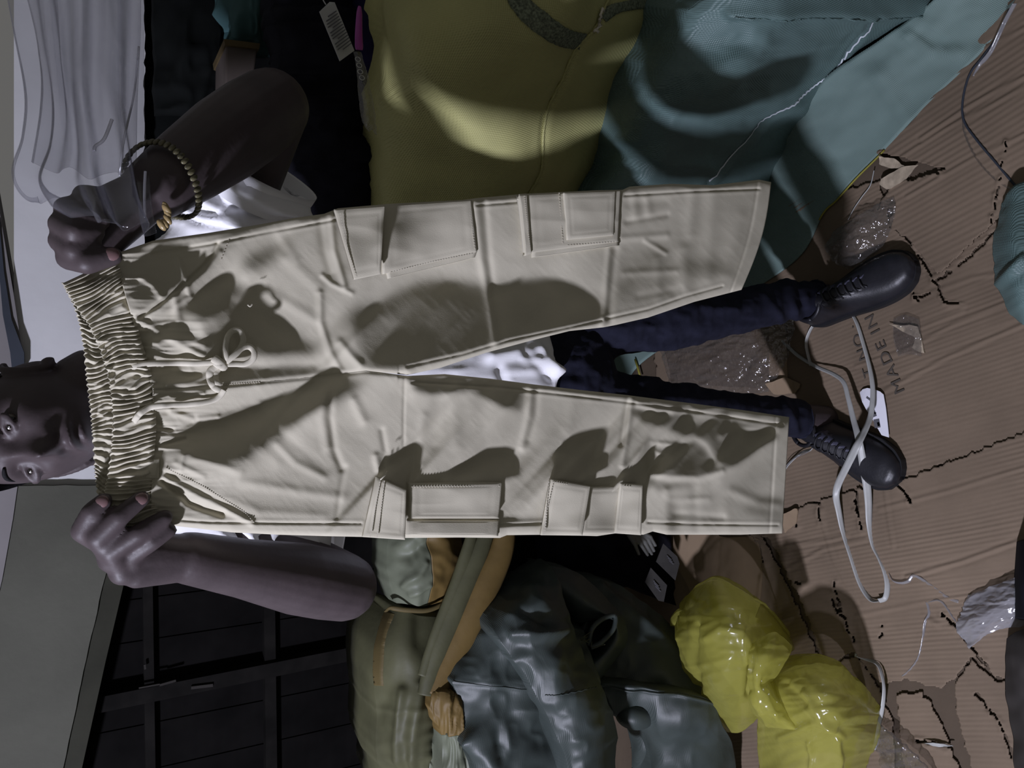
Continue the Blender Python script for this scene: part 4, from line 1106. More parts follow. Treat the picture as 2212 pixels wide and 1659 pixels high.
crumple('plastic_film', [[(1420, 742, .02), (1520, 705, .03), (1620, 690, .03), (1715, 690, .02)], [(1430, 770, .03), (1530, 745, .04), (1620, 735, .04), (1712, 730, .02)],
                         [(1440, 800, .03), (1540, 790, .045), (1630, 785, .04), (1700, 780, .02)], [(1450, 845, .02), (1545, 850, .03), (1620, 850, .025), (1660, 846, .015)]], 161, .009, M['film2'],
        'crinkled clear plastic film on the boards between the trouser legs', 'film', 110, 110, 26, 18)
crumple('plastic_film', [[(1800, 505, .02), (1850, 470, .03), (1900, 440, .02), (1930, 425, .014)], [(1785, 535, .03), (1845, 505, .05), (1895, 475, .03), (1935, 450, .014)],
                         [(1800, 560, .03), (1850, 545, .05), (1890, 520, .03), (1925, 490, .014)], [(1830, 580, .02), (1860, 575, .03), (1885, 555, .02), (1905, 530, .014)]], 167, .007, M['film2'],
        'clear plastic film scrap between the flat sack and the shoe nearer the bales', 'film', 80, 80, 24, 16)
crumple('plastic_film', [[(1895, 1560, .014), (1930, 1600, .02), (1985, 1640, .02), (2040, 1720, .02)], [(1905, 1570, .03), (1945, 1608, .04), (1992, 1650, .04), (2036, 1730, .03)],
                         [(1895, 1590, .02), (1935, 1640, .03), (1970, 1690, .03), (2000, 1740, .02)], [(1890, 1615, .014), (1910, 1660, .02), (1930, 1700, .02), (1950, 1750, .014)]], 171, .008, M['film2'],
        'folded clear plastic film in the corner beside the yellow bag', 'film', 80, 80, 90, 14)
crumple('tape_scrap', [[(2092, 1286, .014), (2130, 1275, .02), (2190, 1250, .03), (2240, 1235, .02)], [(2080, 1320, .02), (2125, 1310, .04), (2185, 1295, .05), (2235, 1290, .03)],
                       [(2070, 1360, .02), (2110, 1345, .04), (2170, 1335, .04), (2230, 1330, .03)], [(2096, 1400, .012), (2112, 1385, .02), (2150, 1360, .03), (2225, 1345, .02)]], 175, .006, M['filmw'],
        'crumpled milky white tape scrap at the right edge of the cartons', 'tape', 80, 80, 26, 14, .0012)
crumple('plastic_film', [[(1930, 690, .012), (1955, 680, .013), (1985, 690, .012)], [(1930, 730, .012), (1960, 720, .014), (1990, 730, .012)], [(1940, 770, .012), (1965, 765, .013), (1990, 770, .012)]], 181, .002, M['film2'],
        'small clear film patch on the frayed board right of the printed words', 'film', 40, 40, 16, 12)
# pale loose strip below the bag corner
scrap([(1998, 1604), (2020, 1602), (2062, 1612), (2030, 1612)], .012, .006, M['strap'], 'pale curled sliver at the torn hole near the bottom edge', seed=17)
# clear plastic bag slipped over the raised fist, hanging across the white wall
cb = empty('clear_bag', W(150, 200, Y=0.95))


def pleat(name, rows, n, m, amp, per, seed, mt, slide=0.0):
    P, gx, gy = ctrl(rows, n, m)
    ph = np.linspace(0, 1, m)[None, :] * per * 2 * np.pi + 1.6 * vnoise(np.linspace(0, 2.2, n)[:, None], np.linspace(0, 3, m)[None, :], seed)
    P = push(P, amp * np.sin(ph) + amp * .35 * ridged(gx / 90, gy / 260, seed + 3, 1))
    dv = np.gradient(P, axis=1)
    P = P + dv * (slide * np.cos(ph + .7))[..., None]
    return sheet(name, P, .0006, mt, cb)


pleat('bag_film', [[(-10, -90, 1.10), (60, -90, 1.07), (140, -90, 1.06), (230, -90, 1.07), (310, -90, 1.10)],
                   [(30, 60, 1.04), (90, 60, 1.00), (160, 60, .99), (230, 60, 1.00), (306, 70, 1.03)],
                   [(62, 200, .97), (115, 200, .93), (170, 200, .92), (230, 210, .93), (302, 230, .96)],
                   [(58, 300, .93), (115, 310, .89), (175, 310, .87), (240, 310, .88), (305, 330, .91)],
                   [(42, 372, .91), (100, 385, .86), (170, 390, .83), (240, 395, .84), (312, 400, .88)],
                   [(60, 412, .91), (125, 430, .85), (190, 450, .80), (260, 465, .79), (318, 460, .84)],
                   [(80, 415, .92), (150, 450, .85), (215, 480, .79), (285, 490, .785), (330, 505, .82)]], 140, 90, .007, 4.0, 191, M['film'], 1.8)
pleat('bag_film', [[(40, -90, 1.13), (110, -90, 1.11), (200, -90, 1.10), (300, -90, 1.13)], [(80, 100, 1.05), (130, 100, 1.03), (200, 110, 1.02), (295, 120, 1.05)],
                   [(90, 240, .99), (140, 240, .96), (200, 250, .95), (290, 260, .97)], [(80, 360, .95), (130, 370, .92), (200, 380, .91), (285, 385, .93)]], 90, 70, .007, 3, 197, M['film'], 2.0)
for pts, r in (([(242, 258), (225, 300), (206, 316), (204, 326)], .0016), ([(300, 100), (290, 200), (268, 300), (258, 380)], .0011), ([(314, 370), (312, 420), (313, 470)], .0014)):
    c = crom(np.array([W(x, y, Y=.86 if y > 230 else 1.0) for x, y in pts]), 40)
    tube('film_crease', c, r, M['filmw'], cb, 6)
tag(cb, 'clear plastic bag hanging from the raised fist across the white wall', 'plastic bag')

# ------------------------------------------------------------------ cargo trousers held up to the camera
TY = 0.87
tr = empty('cargo_trousers', W(760, 800, Y=TY))
tag(tr, 'khaki cargo trousers with elastic waist and drawstring held up by the man', 'trousers')
# dark areas of the cloth put into its shape: hollows that lean away from the lamp
GX = np.arange(60, 1800, 3.0); GY = np.arange(320, 1260, 3.0)
gxx, gyy = np.meshgrid(GX, GY, indexing='ij')


def blur(a, r):
    k = max(1, int(r / 3.0))
    for _ in range(2):
        for ax in (0, 1):
            c = np.cumsum(np.pad(a, [(k, k) if i == ax else (0, 0) for i in (0, 1)], mode='edge'), axis=ax)
            c = np.concatenate([np.zeros_like(np.take(c, [0], ax)), c], ax)
            w = 2 * k + 1
            n_ = a.shape[ax]
            a = (np.take(c, np.arange(w, w + n_) - 0, ax) - np.take(c, np.arange(0, n_), ax)) / w if c.shape[ax] >= w + n_ else a
    return a


SHADE_HOLLOWS = [  # outline, lean, softness (px)
    ([(262, 596), (330, 548), (372, 545), (430, 556), (452, 575), (420, 605), (370, 640), (330, 655), (300, 660)], .75, 12),
    ([(392, 660), (440, 628), (487, 606), (535, 622), (565, 672), (626, 716), (685, 752), (685, 766), (550, 772), (455, 766), (424, 744), (470, 700)], .95, 14),
    ([(530, 592), (524, 560), (560, 530), (602, 524), (596, 560), (562, 592)], .7, 12),
    ([(330, 802), (460, 812), (500, 792), (690, 790), (695, 816), (480, 836), (330, 846)], .85, 8),
    ([(330, 720), (400, 716), (424, 735), (380, 745), (330, 740)], .7, 8),
    ([(360, 957), (398, 932), (474, 918), (550, 886), (616, 852), (700, 812), (765, 815), (779, 838), (745, 860), (720, 875), (680, 880), (639, 912), (601, 945), (550, 996), (525, 1006), (474, 998), (424, 992), (386, 974)], 1.0, 16),
    ([(762, 671), (822, 653), (858, 623), (918, 600), (994, 608), (1070, 620), (1150, 607), (1193, 608), (1233, 638), (1287, 646), (1304, 674), (1302, 702), (1230, 716), (1150, 732), (1070, 752), (969, 780), (880, 800), (777, 792), (762, 722)], 1.0, 16),
    ([(745, 460), (770, 470), (800, 600), (776, 600)], .3, 8),
    ([(836, 470), (884, 455), (886, 520), (838, 535)], .8, 6),
    ([(1315, 540), (1450, 530), (1460, 640), (1320, 690)], .35, 20),
    ([(1437, 926), (1465, 869), (1489, 902), (1486, 921), (1530, 910), (1568, 883), (1584, 916), (1595, 943), (1660, 932), (1682, 943), (1646, 964), (1589, 1010), (1570, 1010), (1546, 986), (1530, 954)], 1.0, 7),
    ([(1421, 1002), (1500, 948), (1524, 970), (1546, 1010), (1503, 1027), (1448, 1021)], 1.0, 7),
    ([(1359, 883), (1489, 898), (1484, 921), (1437, 924), (1394, 910)], .85, 7),
    ([(1199, 975), (1294, 940), (1283, 997), (1318, 1005), (1275, 1024), (1272, 1040), (1196, 1035)], 1.0, 4),
    ([(1345, 1024), (1375, 1002), (1405, 940), (1400, 1024), (1386, 1044), (1340, 1040)], .95, 4),
    ([(835, 1003), (873, 980), (893, 980), (893, 1015), (880, 1053), (872, 1056), (825, 1030)], 1.0, 4),
    ([(966, 1023), (1083, 985), (1111, 995), (1123, 1026), (1085, 1036), (969, 1041)], .9, 6),
    ([(875, 813), (1070, 829), (1140, 836), (1120, 890), (1091, 881), (1020, 843), (939, 853), (903, 843)], .95, 8),
    ([(880, 1112), (1075, 1122), (1180, 1118), (1175, 1140), (1080, 1138), (950, 1140)], .6, 6),
    ([(1405, 1040), (1500, 1038), (1500, 1056), (1420, 1062)], .6, 6),
    ([(1260, 1120), (1320, 1110), (1330, 1150), (1262, 1150)], .6, 6),
    ([(1435, 1080), (1460, 1078), (1465, 1150), (1435, 1150)], .5, 6),
    ([(1640, 1080), (1690, 1080), (1690, 1130), (1600, 1100)], .5, 14),
    ([(1560, 560), (1600, 600), (1500, 600), (1460, 560)], .4, 12)]
D = np.zeros_like(gxx)
for poly, v, s in SHADE_HOLLOWS:
    D = np.maximum(D, blur(inpoly(gxx, gyy, poly).astype(float) * v, s))
D = D + 0.07 * fbm(gxx / 90, gyy / 90, 201, 2)
g = 0.07 - 0.95 * D
pad = 120
gp = np.pad(g - g.mean(), pad, mode='linear_ramp', end_values=0)
kx = np.fft.fftfreq(gp.shape[0], 3.0 / 1850)[:, None] * 2 * np.pi; ky = np.fft.fftfreq(gp.shape[1], 3.0 / 1850)[None, :] * 2 * np.pi
kd = .68 * kx - .73 * ky
Hs = np.real(np.fft.ifft2(np.fft.fft2(gp) * (-1j * kd) / (kd ** 2 + (2 * np.pi / 0.42) ** 2)))[pad:-pad, pad:-pad]
RIDGES = [  # line, width px, height m
    ([(1027, 432), (1040, 560), (1055, 640), (1062, 690), (1070, 738)], 8, .0055), ([(1045, 432), (1056, 560), (1066, 640)], 7, -.004),
    ([(1318, 530), (1312, 600), (1306, 680), (1302, 704)], 7, .005), ([(1328, 540), (1322, 600), (1316, 690)], 8, -.0045),
    ([(691, 633), (693, 696), (713, 760), (736, 800)], 7, .006), ([(735, 740), (760, 770), (778, 788)], 8, .006),
    ([(697, 595), (716, 612), (760, 633)], 5, .004), ([(715, 465), (722, 540), (745, 618)], 6, .005), ([(690, 470), (700, 540), (715, 590)], 8, -.003),
    ([(1476, 540), (1479, 622)], 15, .005), ([(1497, 418), (1491, 505)], 12, .004), ([(1370, 425), (1374, 468)], 9, .003), ([(1398, 430), (1402, 460)], 8, .003),
    ([(1355, 478), (1440, 464)], 6, -.003), ([(1345, 515), (1440, 508)], 7, .003), ([(1395, 520), (1438, 546)], 5, .003), ([(1600, 470), (1570, 590)], 16, .004),
    ([(715, 850), (712, 900), (722, 970), (738, 1012)], 7, -.005), ([(700, 850), (698, 905), (708, 965)], 10, .004), ([(765, 865), (786, 908)], 9, .004),
    ([(825, 930), (833, 975), (826, 1012)], 6, -.004), ([(812, 985), (818, 1012)], 7, .005), ([(874, 815), (872, 900), (872, 980)], 3, -.0022), ([(885, 815), (893, 845)], 14, .004),
    ([(945, 868), (938, 960)], 14, -.003), ([(915, 900), (905, 1000)], 10, .003), ([(1147, 832), (1143, 900), (1128, 965)], 8, .006), ([(1160, 835), (1156, 900), (1140, 950)], 7, -.003),
    ([(1366, 855), (1352, 960), (1345, 1005)], 6, .005), ([(1357, 855), (1342, 960)], 5, -.004), ([(1410, 955), (1450, 960)], 5, .003), ([(1415, 975), (1452, 990)], 5, .003),
    ([(1400, 1022), (1450, 1030), (1510, 1032), (1560, 1018)], 7, .005), ([(1560, 940), (1600, 925), (1680, 925)], 9, .005), ([(1380, 872), (1420, 884), (1480, 890)], 6, .005),
    ([(1450, 1078), (1530, 1078)], 7, .003), ([(1460, 1110), (1560, 1118)], 7, -.003), ([(1580, 1060), (1640, 1085), (1680, 1090)], 10, .004),
    ([(300, 690), (350, 720), (420, 760), (440, 770)], 7, .006), ([(320, 745), (380, 730), (440, 745)], 7, .005), ([(385, 560), (400, 600), (410, 640), (330, 690)], 6, .005), ([(305, 600), (330, 615), (350, 640)], 7, .006),
    ([(385, 690), (378, 640)], 8, .005), ([(430, 700), (440, 715)], 14, .005), ([(360, 830), (420, 822), (460, 805)], 6, .005), ([(330, 815), (380, 800), (410, 798)], 8, .005),
    ([(380, 868), (440, 850)], 4, .004), ([(370, 890), (420, 905), (470, 900)], 6, .005), ([(340, 915), (380, 935), (420, 905)], 6, -.004), ([(400, 980), (460, 1000), (520, 1020)], 8, .003),
    ([(330, 965), (400, 948)], 4, -.006), ([(395, 985), (390, 1015)], 6, .004), ([(600, 960), (640, 1000), (700, 1030)], 8, .003), ([(520, 1040), (640, 1060), (740, 1075)], 10, .003),
    ([(745, 1010), (735, 1060), (728, 1120)], 6, -.003), ([(470, 640), (560, 680), (600, 720)], 12, -.003), ([(620, 560), (690, 620)], 12, .003), ([(600, 640), (680, 690)], 10, .003),
    ([(302, 684), (340, 660), (400, 612), (440, 576), (462, 548), (471, 528)], 4.5, -.010), ([(298, 692), (345, 668), (405, 620), (448, 584), (475, 545)], 6, .004),
    ([(352, 1042), (385, 1062), (410, 1086), (440, 1098), (480, 1110)], 6, -.013), ([(355, 1033), (420, 1068), (480, 1096), (545, 1130)], 6, .006), ([(360, 1022), (430, 1058), (530, 1112)], 3, -.002),
    ([(1360, 440), (1440, 436)], 9, -.002), ([(1420, 560), (1424, 640)], 10, .002), ([(1540, 420), (1530, 600)], 14, .003), ([(1350, 590), (1460, 585)], 7, .0022), ([(1380, 640), (1470, 625)], 8, -.002),
    ([(900, 470), (1010, 455)], 7, -.002), ([(940, 440), (948, 560)], 12, .002), ([(1170, 430), (1175, 535)], 9, .0018), ([(560, 800), (610, 720), (640, 640)], 14, .002), ([(480, 900), (600, 1000)], 12, .002),
    ([(540, 880), (700, 1010)], 10, -.002), ([(980, 850), (985, 960)], 14, .0026), ([(1040, 850), (1050, 980)], 16, -.0022), ([(1240, 870), (1225, 930)], 12, .002), ([(1440, 1060), (1445, 1145)], 8, .0024), ([(1500, 1060), (1505, 1145)], 9, -.002), ([(1560, 1040), (1575, 1145)], 12, .002),
    ([(450, 1060), (560, 1105), (700, 1115)], 9, .002), ([(340, 945), (470, 905), (560, 870)], 6, .0035), ([(380, 1000), (440, 1030)], 6, .003), ([(640, 560), (600, 500)], 9, .002), ([(500, 690), (560, 740)], 10, .002),
    ([(335, 842), (475, 834), (680, 815), (790, 802), (880, 810)], 4, -.004)]
SEAMS = [[(330, 548), (450, 528), (560, 505), (700, 479), (725, 474)], [(1030, 443), (1120, 436)], [(1350, 422), (1480, 414), (1640, 408)], [(372, 1122), (450, 1128), (600, 1130), (780, 1131)],
         [(890, 1128), (1080, 1134), (1180, 1130)], [(1400, 1128), (1500, 1132), (1680, 1134)], [(1310, 688), (1400, 668), (1480, 640), (1560, 618)], [(890, 826), (1060, 836), (1180, 848), (1350, 868), (1520, 892), (1690, 918)],
         [(880, 792), (1000, 765), (1100, 735), (1300, 692)]]


def Hf(x, y):
    x = np.asarray(x, float); y = np.asarray(y, float)
    i = np.clip((x - GX[0]) / 3.0, 0, len(GX) - 1.001); j = np.clip((y - GY[0]) / 3.0, 0, len(GY) - 1.001)
    i0 = i.astype(int); j0 = j.astype(int); a = i - i0; b = j - j0
    h = Hs[i0, j0] * (1 - a) * (1 - b) + Hs[i0 + 1, j0] * a * (1 - b) + Hs[i0, j0 + 1] * (1 - a) * b + Hs[i0 + 1, j0 + 1] * a * b
    for pts, w, am in RIDGES:
        xs = [p[0] for p in pts]; yy = [p[1] for p in pts]
        m = (x > min(xs) - 4 * w) & (x < max(xs) + 4 * w) & (y > min(yy) - 4 * w) & (y < max(yy) + 4 * w)
        if m.any():
            d = np.full(x.shape, 1e3); d[m] = pl_d(x[m], y[m], pts)
            h = h + .5 * am * np.exp(-(d / (1.15 * w)) ** 2)
    for pts in SEAMS:
        d = pl_d(x, y, pts); h = h - .0012 * np.exp(-(d / 2.4) ** 2) + .0004 * np.exp(-((d - 6) / 4) ** 2)
    band = np.interp(y, [560, 620, 700, 770, 850, 1100], [235, 245, 290, 315, 330, 320])
    w = np.exp(-np.clip(x - band, 0, 999) / 55.0)
    h = h + w * .0032 * ridged(x / 110, y / 19, 211, 2)
    h = h + .0009 * fbm(x / 90, y / 80, 221, 2) + .00012 * ridged((x + y) / 60, (y - x) / 30, 231, 2)
    return h


def leg(name, outer, inner, xo, xi, nt, na, side):
    f = np.linspace(0, 1, nt)[:, None]; a = np.linspace(0, 1, na)[None, :]
    a = 0.5 - 0.5 * np.cos(np.pi * a) * (0.35 + 0.65 * 1.0) if False else a
    ox = xo[0] + (xo[1] - xo[0]) * f; ix = xi[0] + (xi[1] - xi[0]) * f
    oy = np.interp(ox, [p[0] for p in outer], [p[1] for p in outer]); iy = np.interp(ix, [p[0] for p in inner], [p[1] for p in inner])
    x = ox + (ix - ox) * a; y = oy + (iy - oy) * a
    if side == 'A': x = x + 12 * np.sin(np.pi * a) * np.clip((f - .9) * 10, 0, 1)
    de = np.abs(y - oy); di = np.abs(iy - y); dh = (1 - f) * (xo[1] - xo[0]) + 0 * a
    roll = .005 * np.exp(-de / 5) + np.where(x > 860, .005, 0) * np.exp(-di / 5)
    hem = .0010 / (1 + np.exp((dh - 26) / 1.5)) - .0009 * np.exp(-((dh - 28) / 3) ** 2)
    h = Hf(x, y) - roll + hem
    P = WN(x, y, TY - h)
    B = WN(x, y, TY + .012 - 0.6 * h + 0 * x)
    B[:, 1:-1, 1] += .010
    V, F = close_grid(P, B)
    return mesh_obj(name, V, F, M['khaki'], tr)


oA = [(240, 556), (255, 546), (330, 520), (450, 503), (560, 485), (640, 470), (700, 462), (730, 450), (845, 440), (1000, 432), (1028, 428), (1130, 419), (1290, 411), (1345, 410), (1360, 403), (1450, 397), (1540, 400), (1600, 393), (1640, 388), (1668, 394)]
iA = [(330, 843), (475, 834), (680, 815), (790, 801), (880, 810), (950, 795), (1050, 762), (1150, 735), (1230, 715), (1304, 707), (1330, 702), (1400, 686), (1500, 652), (1602, 626)]
oB = [(318, 1112), (345, 1128), (375, 1136), (430, 1142), (500, 1150), (600, 1155), (700, 1158), (790, 1160), (876, 1162), (990, 1161), (1080, 1162), (1095, 1156), (1180, 1155), (1290, 1158), (1330, 1152), (1390, 1155), (1410, 1148), (1440, 1155), (1600, 1155), (1690, 1152)]
iB = [(330, 841), (475, 832), (680, 813), (790, 800), (880, 812), (960, 808), (1060, 818), (1150, 830), (1250, 842), (1350, 853), (1500, 872), (1620, 888), (1705, 901)]
leg('leg_panel', oA, iA, (246, 1666), (330, 1602), 620, 150, 'A')
leg('leg_panel', oB, iB, (326, 1690), (330, 1705), 620, 150, 'B')

# elastic waist: front and back band, both gathered into ruffles
def waist(name, top, bot, Yc, n, nr, seed, amp, count):
    T = polyl(top, n); B = polyl(bot, n)
    s = np.linspace(0, 1, n)[:, None]; r = np.linspace(0, 1, nr)[None, :]
    x = T[:, None, 0] * (1 - r) + B[:, None, 0] * r; y = T[:, None, 1] * (1 - r) + B[:, None, 1] * r
    ph = s * count + 0.9 * vnoise(s * 18, r * 1.6, seed) + 1.1 * vnoise(s * 7, r * 1.3, seed + 3)
    wv = np.sin(2 * np.pi * ph)
    h = amp * .62 * wv * (0.35 + 0.9 * np.abs(vnoise(s * 26, r * 1.8, seed + 7)) + .1)
    h = h + amp * .55 * ridged(s * count * .62 + .8 * vnoise(s * 9, r * 1.5, seed + 20), r * 1.7, seed + 11, 2)
    h = h - .0030 * np.exp(-((r - .5) / .05) ** 2) * 0 - .003 * np.exp(-((r - 1) / .06) ** 2)
    x = x + 2.0 * np.sin(2 * np.pi * ph) * np.exp(-(r / .12) ** 2)
    P = WN(x, y, Yc - h - .010 * np.sin(np.pi * s))
    Q = P.copy(); Q[..., 1] += .006
    V, F = close_grid(P, Q)
    return mesh_obj(name, V, F, M['khaki'], tr)


fT = [(136, 612), (152, 641), (172, 674), (192, 700), (218, 758), (235, 814), (243, 877), (245, 923), (240, 978), (233, 1029), (226, 1067), (238, 1136)]
fB = [(253, 556), (271, 619), (282, 654), (296, 700), (306, 740), (322, 785), (334, 840), (338, 922), (332, 998), (328, 1033), (352, 1138)]
waist('waistband', fT, fB, .866, 520, 60, 301, .0042, 50)
bT = [(134, 610), (160, 660), (172, 700), (182, 758), (186, 806), (190, 842), (197, 902), (202, 966), (205, 1016), (210, 1062), (232, 1130)]
bB = [(p[0] + 16, p[1]) for p in fT]
waist('waistband', bT, bB, .893, 460, 30, 311, .0032, 46)


def onT(x, y, h):
    return WN(x, y, TY - Hf(x, y) - h)


def patch(name, quad, h, thick, parent=tr, n=46, seed=0, rim=.0003, bulge=.0014, mtl='khaki', skew=(0, 0, 0, 0)):
    """a sewn-on piece standing h proud of the cloth; quad = 4 pixel corners; skew lifts single corners"""
    q = np.asarray(quad, float)
    u, v = np.meshgrid(np.linspace(0, 1, n), np.linspace(0, 1, n), indexing='ij')
    w = ((1 - u) * (1 - v), (1 - u) * v, u * v, u * (1 - v))
    x = sum(w[k] * q[k, 0] for k in range(4)); y = sum(w[k] * q[k, 1] for k in range(4))
    e = np.minimum.reduce([u, 1 - u, v, 1 - v])
    hh = h + bulge * np.sin(np.clip(e * 6, 0, 1) * np.pi / 2) + rim * np.exp(-((e - .055) / .03) ** 2) - rim * .8 * np.exp(-((e - .11) / .03) ** 2)
    hh = hh + sum(w[k] * skew[k] for k in range(4)) + .0010 * fbm(x / 60, y / 50, 401 + seed, 2) + .0005 * ridged(x / 150, y / 40, 411 + seed, 1)
    sm = blurH(x, y)
    P = WN(x, y, TY - sm - hh)
    Q = P.copy(); Q[..., 1] += thick
    V, F = close_grid(P, Q)
    return mesh_obj(name, V, F, M[mtl], parent)


def blurH(x, y):
    i = np.clip((x - GX[0]) / 3.0, 0, len(GX) - 1.001); j = np.clip((y - GY[0]) / 3.0, 0, len(GY) - 1.001)
    i0 = i.astype(int); j0 = j.astype(int); a = i - i0; b = j - j0
    return Hs2[i0, j0] * (1 - a) * (1 - b) + Hs2[i0 + 1, j0] * a * (1 - b) + Hs2[i0, j0 + 1] * (1 - a) * b + Hs2[i0 + 1, j0 + 1] * a * b


Hs2 = blur(Hs, 18)


def stitches(pts, h, parent, step=5.5, ln=3.6, wd=1.0, surf=None):
    c = polyl(pts, max(2, int(np.sum(np.linalg.norm(np.diff(np.asarray(pts, float), axis=0), axis=1)) / step)))
    t = np.gradient(c, axis=0); t /= np.linalg.norm(t, axis=1, keepdims=True); nn = np.stack([-t[:, 1], t[:, 0]], -1)
    Vs, Fs = [], []
    for k in range(len(c)):
        q = [c[k] + t[k] * a * ln / 2 + nn[k] * b * wd for a, b in ((-1, -1), (1, -1), (1, 1), (-1, 1))]
        hs = (surf or blurH)(np.array([c[k, 0]]), np.array([c[k, 1]]))[0]
        top = [W(p[0], p[1], Y=TY - hs - h - .0005) for p in q]; bot = [W(p[0], p[1], Y=TY - hs - h + .0012) for p in q]
        o = len(Vs); Vs += top + bot
        Fs += [(o, o + 1, o + 2, o + 3)] + [(o + i, o + 4 + i, o + 4 + (i + 1) % 4, o + (i + 1) % 4) for i in range(4)]
    ob = mesh_obj('stitching', np.array(Vs), Fs, M['khaki_thread'], parent, False)
    ob['kind'] = 'stuff'
    return ob


# leg by the bales: flapped cargo pocket, then a pocket with a stitched opening
p1 = patch('cargo_pocket', [(826, 444), (1019, 432), (1031, 544), (828, 592)], .004, .016, seed=1)
patch('pocket_flap', [(722, 452), (832, 444), (822, 592), (766, 604)], .013, .004, p1, seed=2, skew=(-.006, .002, .006, 0))
stitches([(735, 462), (748, 530), (770, 596)], .0136, p1); stitches([(824, 470), (816, 540), (806, 586)], .0148, p1)
stitches([(1012, 440), (1026, 536)], .0052, p1); stitches([(845, 588), (930, 566), (1020, 548)], .0050, p1)
patch('pocket_gusset', [(835, 590), (1030, 544), (1026, 556), (838, 602)], .003, .01, p1, seed=3, n=24, bulge=0)
p2 = patch('cargo_pocket', [(1136, 420), (1342, 411), (1336, 522), (1146, 546)], .004, .012, seed=4)
patch('pocket_welt', [(1122, 419), (1138, 418), (1148, 548), (1136, 552)], .008, .008, p2, seed=5, n=24)
stitches([(1133, 424), (1146, 544)], .0090, p2, 4.6, 3)
stitches([(1208, 418), (1216, 524)], .0052, p2); stitches([(1228, 530), (1332, 522)], .0050, p2)
patch('pocket_fold', [(1218, 416), (1330, 412), (1326, 508), (1226, 518)], .0075, .006, p2, seed=6)
patch('pocket_gusset', [(1150, 540), (1338, 520), (1338, 530), (1150, 556)], .003, .01, p2, n=24, seed=7, bulge=0)
# leg nearest the lamp: flap standing out, deep pocket below, second flapped pocket
p3 = patch('cargo_pocket', [(884, 1044), (1086, 1042), (1078, 1120), (886, 1120)], .007, .016, seed=8)
patch('pocket_gusset', [(880, 1124), (1080, 1124), (1076, 1158), (878, 1156)], .003, .012, p3, seed=9, n=40)
patch('pocket_flap', [(813, 1028), (878, 1058), (875, 1166), (784, 1160)], .011, .004, p3, seed=10, skew=(-.004, .004, .005, -.006))
stitches([(822, 1036), (812, 1090), (800, 1158)], .0118, p3); stitches([(830, 1040), (826, 1080), (815, 1158)], .0126, p3)
stitches([(890, 1052), (1078, 1050)], .0082, p3, 6, 3)
p4 = patch('cargo_pocket', [(1268, 1052), (1350, 1050), (1342, 1152), (1258, 1152)], .004, .012, seed=11)
patch('pocket_flap', [(1190, 1034), (1276, 1050), (1258, 1157), (1169, 1156)], .011, .004, p4, seed=12, skew=(-.003, .005, .004, -.006))
stitches([(1200, 1042), (1268, 1054)], .0128, p4, 4.5, 3); stitches([(1196, 1042), (1182, 1100), (1177, 1152)], .0118, p4); stitches([(1186, 1042), (1174, 1152)], .0114, p4, 6)
patch('pocket_tab', [(1340, 1043), (1389, 1047), (1385, 1156), (1328, 1152)], .010, .004, p4, seed=13, skew=(-.002, .004, .003, -.005))
stitches([(1344, 1050), (1384, 1053)], .0114, p4, 5, 3)
patch('facing', [(300, 1034), (342, 1034), (345, 990), (318, 994)], .003, .004, seed=14, n=20)
stitches([(320, 985), (326, 1030)], .0040, tr, 4.5, 3); stitches([(330, 918), (331, 840)], .001, tr, 4.2, 2.6, surf=Hf)
stitches([(494, 520), (478, 560)], .0004, tr, surf=Hf); stitches([(360, 1012), (440, 1052), (530, 1108), (548, 1128)], .0004, tr, 5, 3, .8, surf=Hf)
stitches([(470, 832), (560, 826)], .0004, tr, 5, 3, .8, surf=Hf)
patch('inner_bag', [(340, 1092), (352, 1048), (470, 1112), (440, 1128)], -.006, .004, seed=15, n=30)

# drawstring with its bow
ds = mesh_obj  # noqa


def cord(name, pts, r=.0030, lift=.0035, n=70, parent=None, flat=(1.2, .6)):
    r = r * .86; pts = [(p[0], p[1], .5 * (p[2] if len(p) > 2 else 0)) for p in pts]
    c = crom(np.asarray([p[:2] for p in pts], float), n)
    l = np.interp(np.linspace(0, 1, n), np.linspace(0, 1, len(pts)), [p[2] if len(p) > 2 else 0 for p in pts])
    P = WN(c[:, 0], c[:, 1], TY - np.maximum(Hf(c[:, 0], c[:, 1]), -.002) - lift - l)
    return tube(name, P, r, M['cord'], parent, 10, None, flat, (0, 1, 0))


d1 = cord('drawstring', [(250, 803, .004), (272, 797, .007), (311, 787, .007), (360, 784, .005), (420, 785, .005), (462, 783, .006), (476, 785, .008)], parent=tr)
cord('bow_loop', [(478, 784, .006), (488, 776, .009), (487, 752, .01), (492, 728, .011), (503, 715, .012), (516, 714, .012), (524, 726, .012), (524, 742, .011), (512, 762, .01), (492, 778, .009)], .0032, parent=d1)
cord('bow_loop', [(488, 782, .009), (505, 768, .011), (522, 752, .012), (538, 749, .013), (549, 760, .013), (546, 776, .012), (530, 786, .01), (508, 786, .008), (486, 786, .007)], .0032, parent=d1)
cord('knot', [(462, 774, .009), (470, 780, .014), (480, 789, .014), (486, 796, .009)], .0046, n=30, parent=d1)
cord('knot', [(466, 782, .012), (474, 788, .016), (482, 784, .012)], .0042, n=24, parent=d1)
cord('cord_end', [(474, 788, .010), (460, 796, .010), (453, 806, .010), (455, 822, .008), (463, 836, .004), (474, 842, .001)], .0036, parent=d1)
cord('cord_end', [(478, 790, .010), (470, 800, .010), (466, 812, .009), (468, 826, .006), (476, 832, .003)], .0032, parent=d1)
cord('drawstring', [(484, 842, .001), (472, 858, .003), (450, 867, .004), (410, 873, .004), (360, 875, .005), (325, 880, .007), (303, 893, .009), (291, 909, .010), (287, 921, .009)], parent=tr)
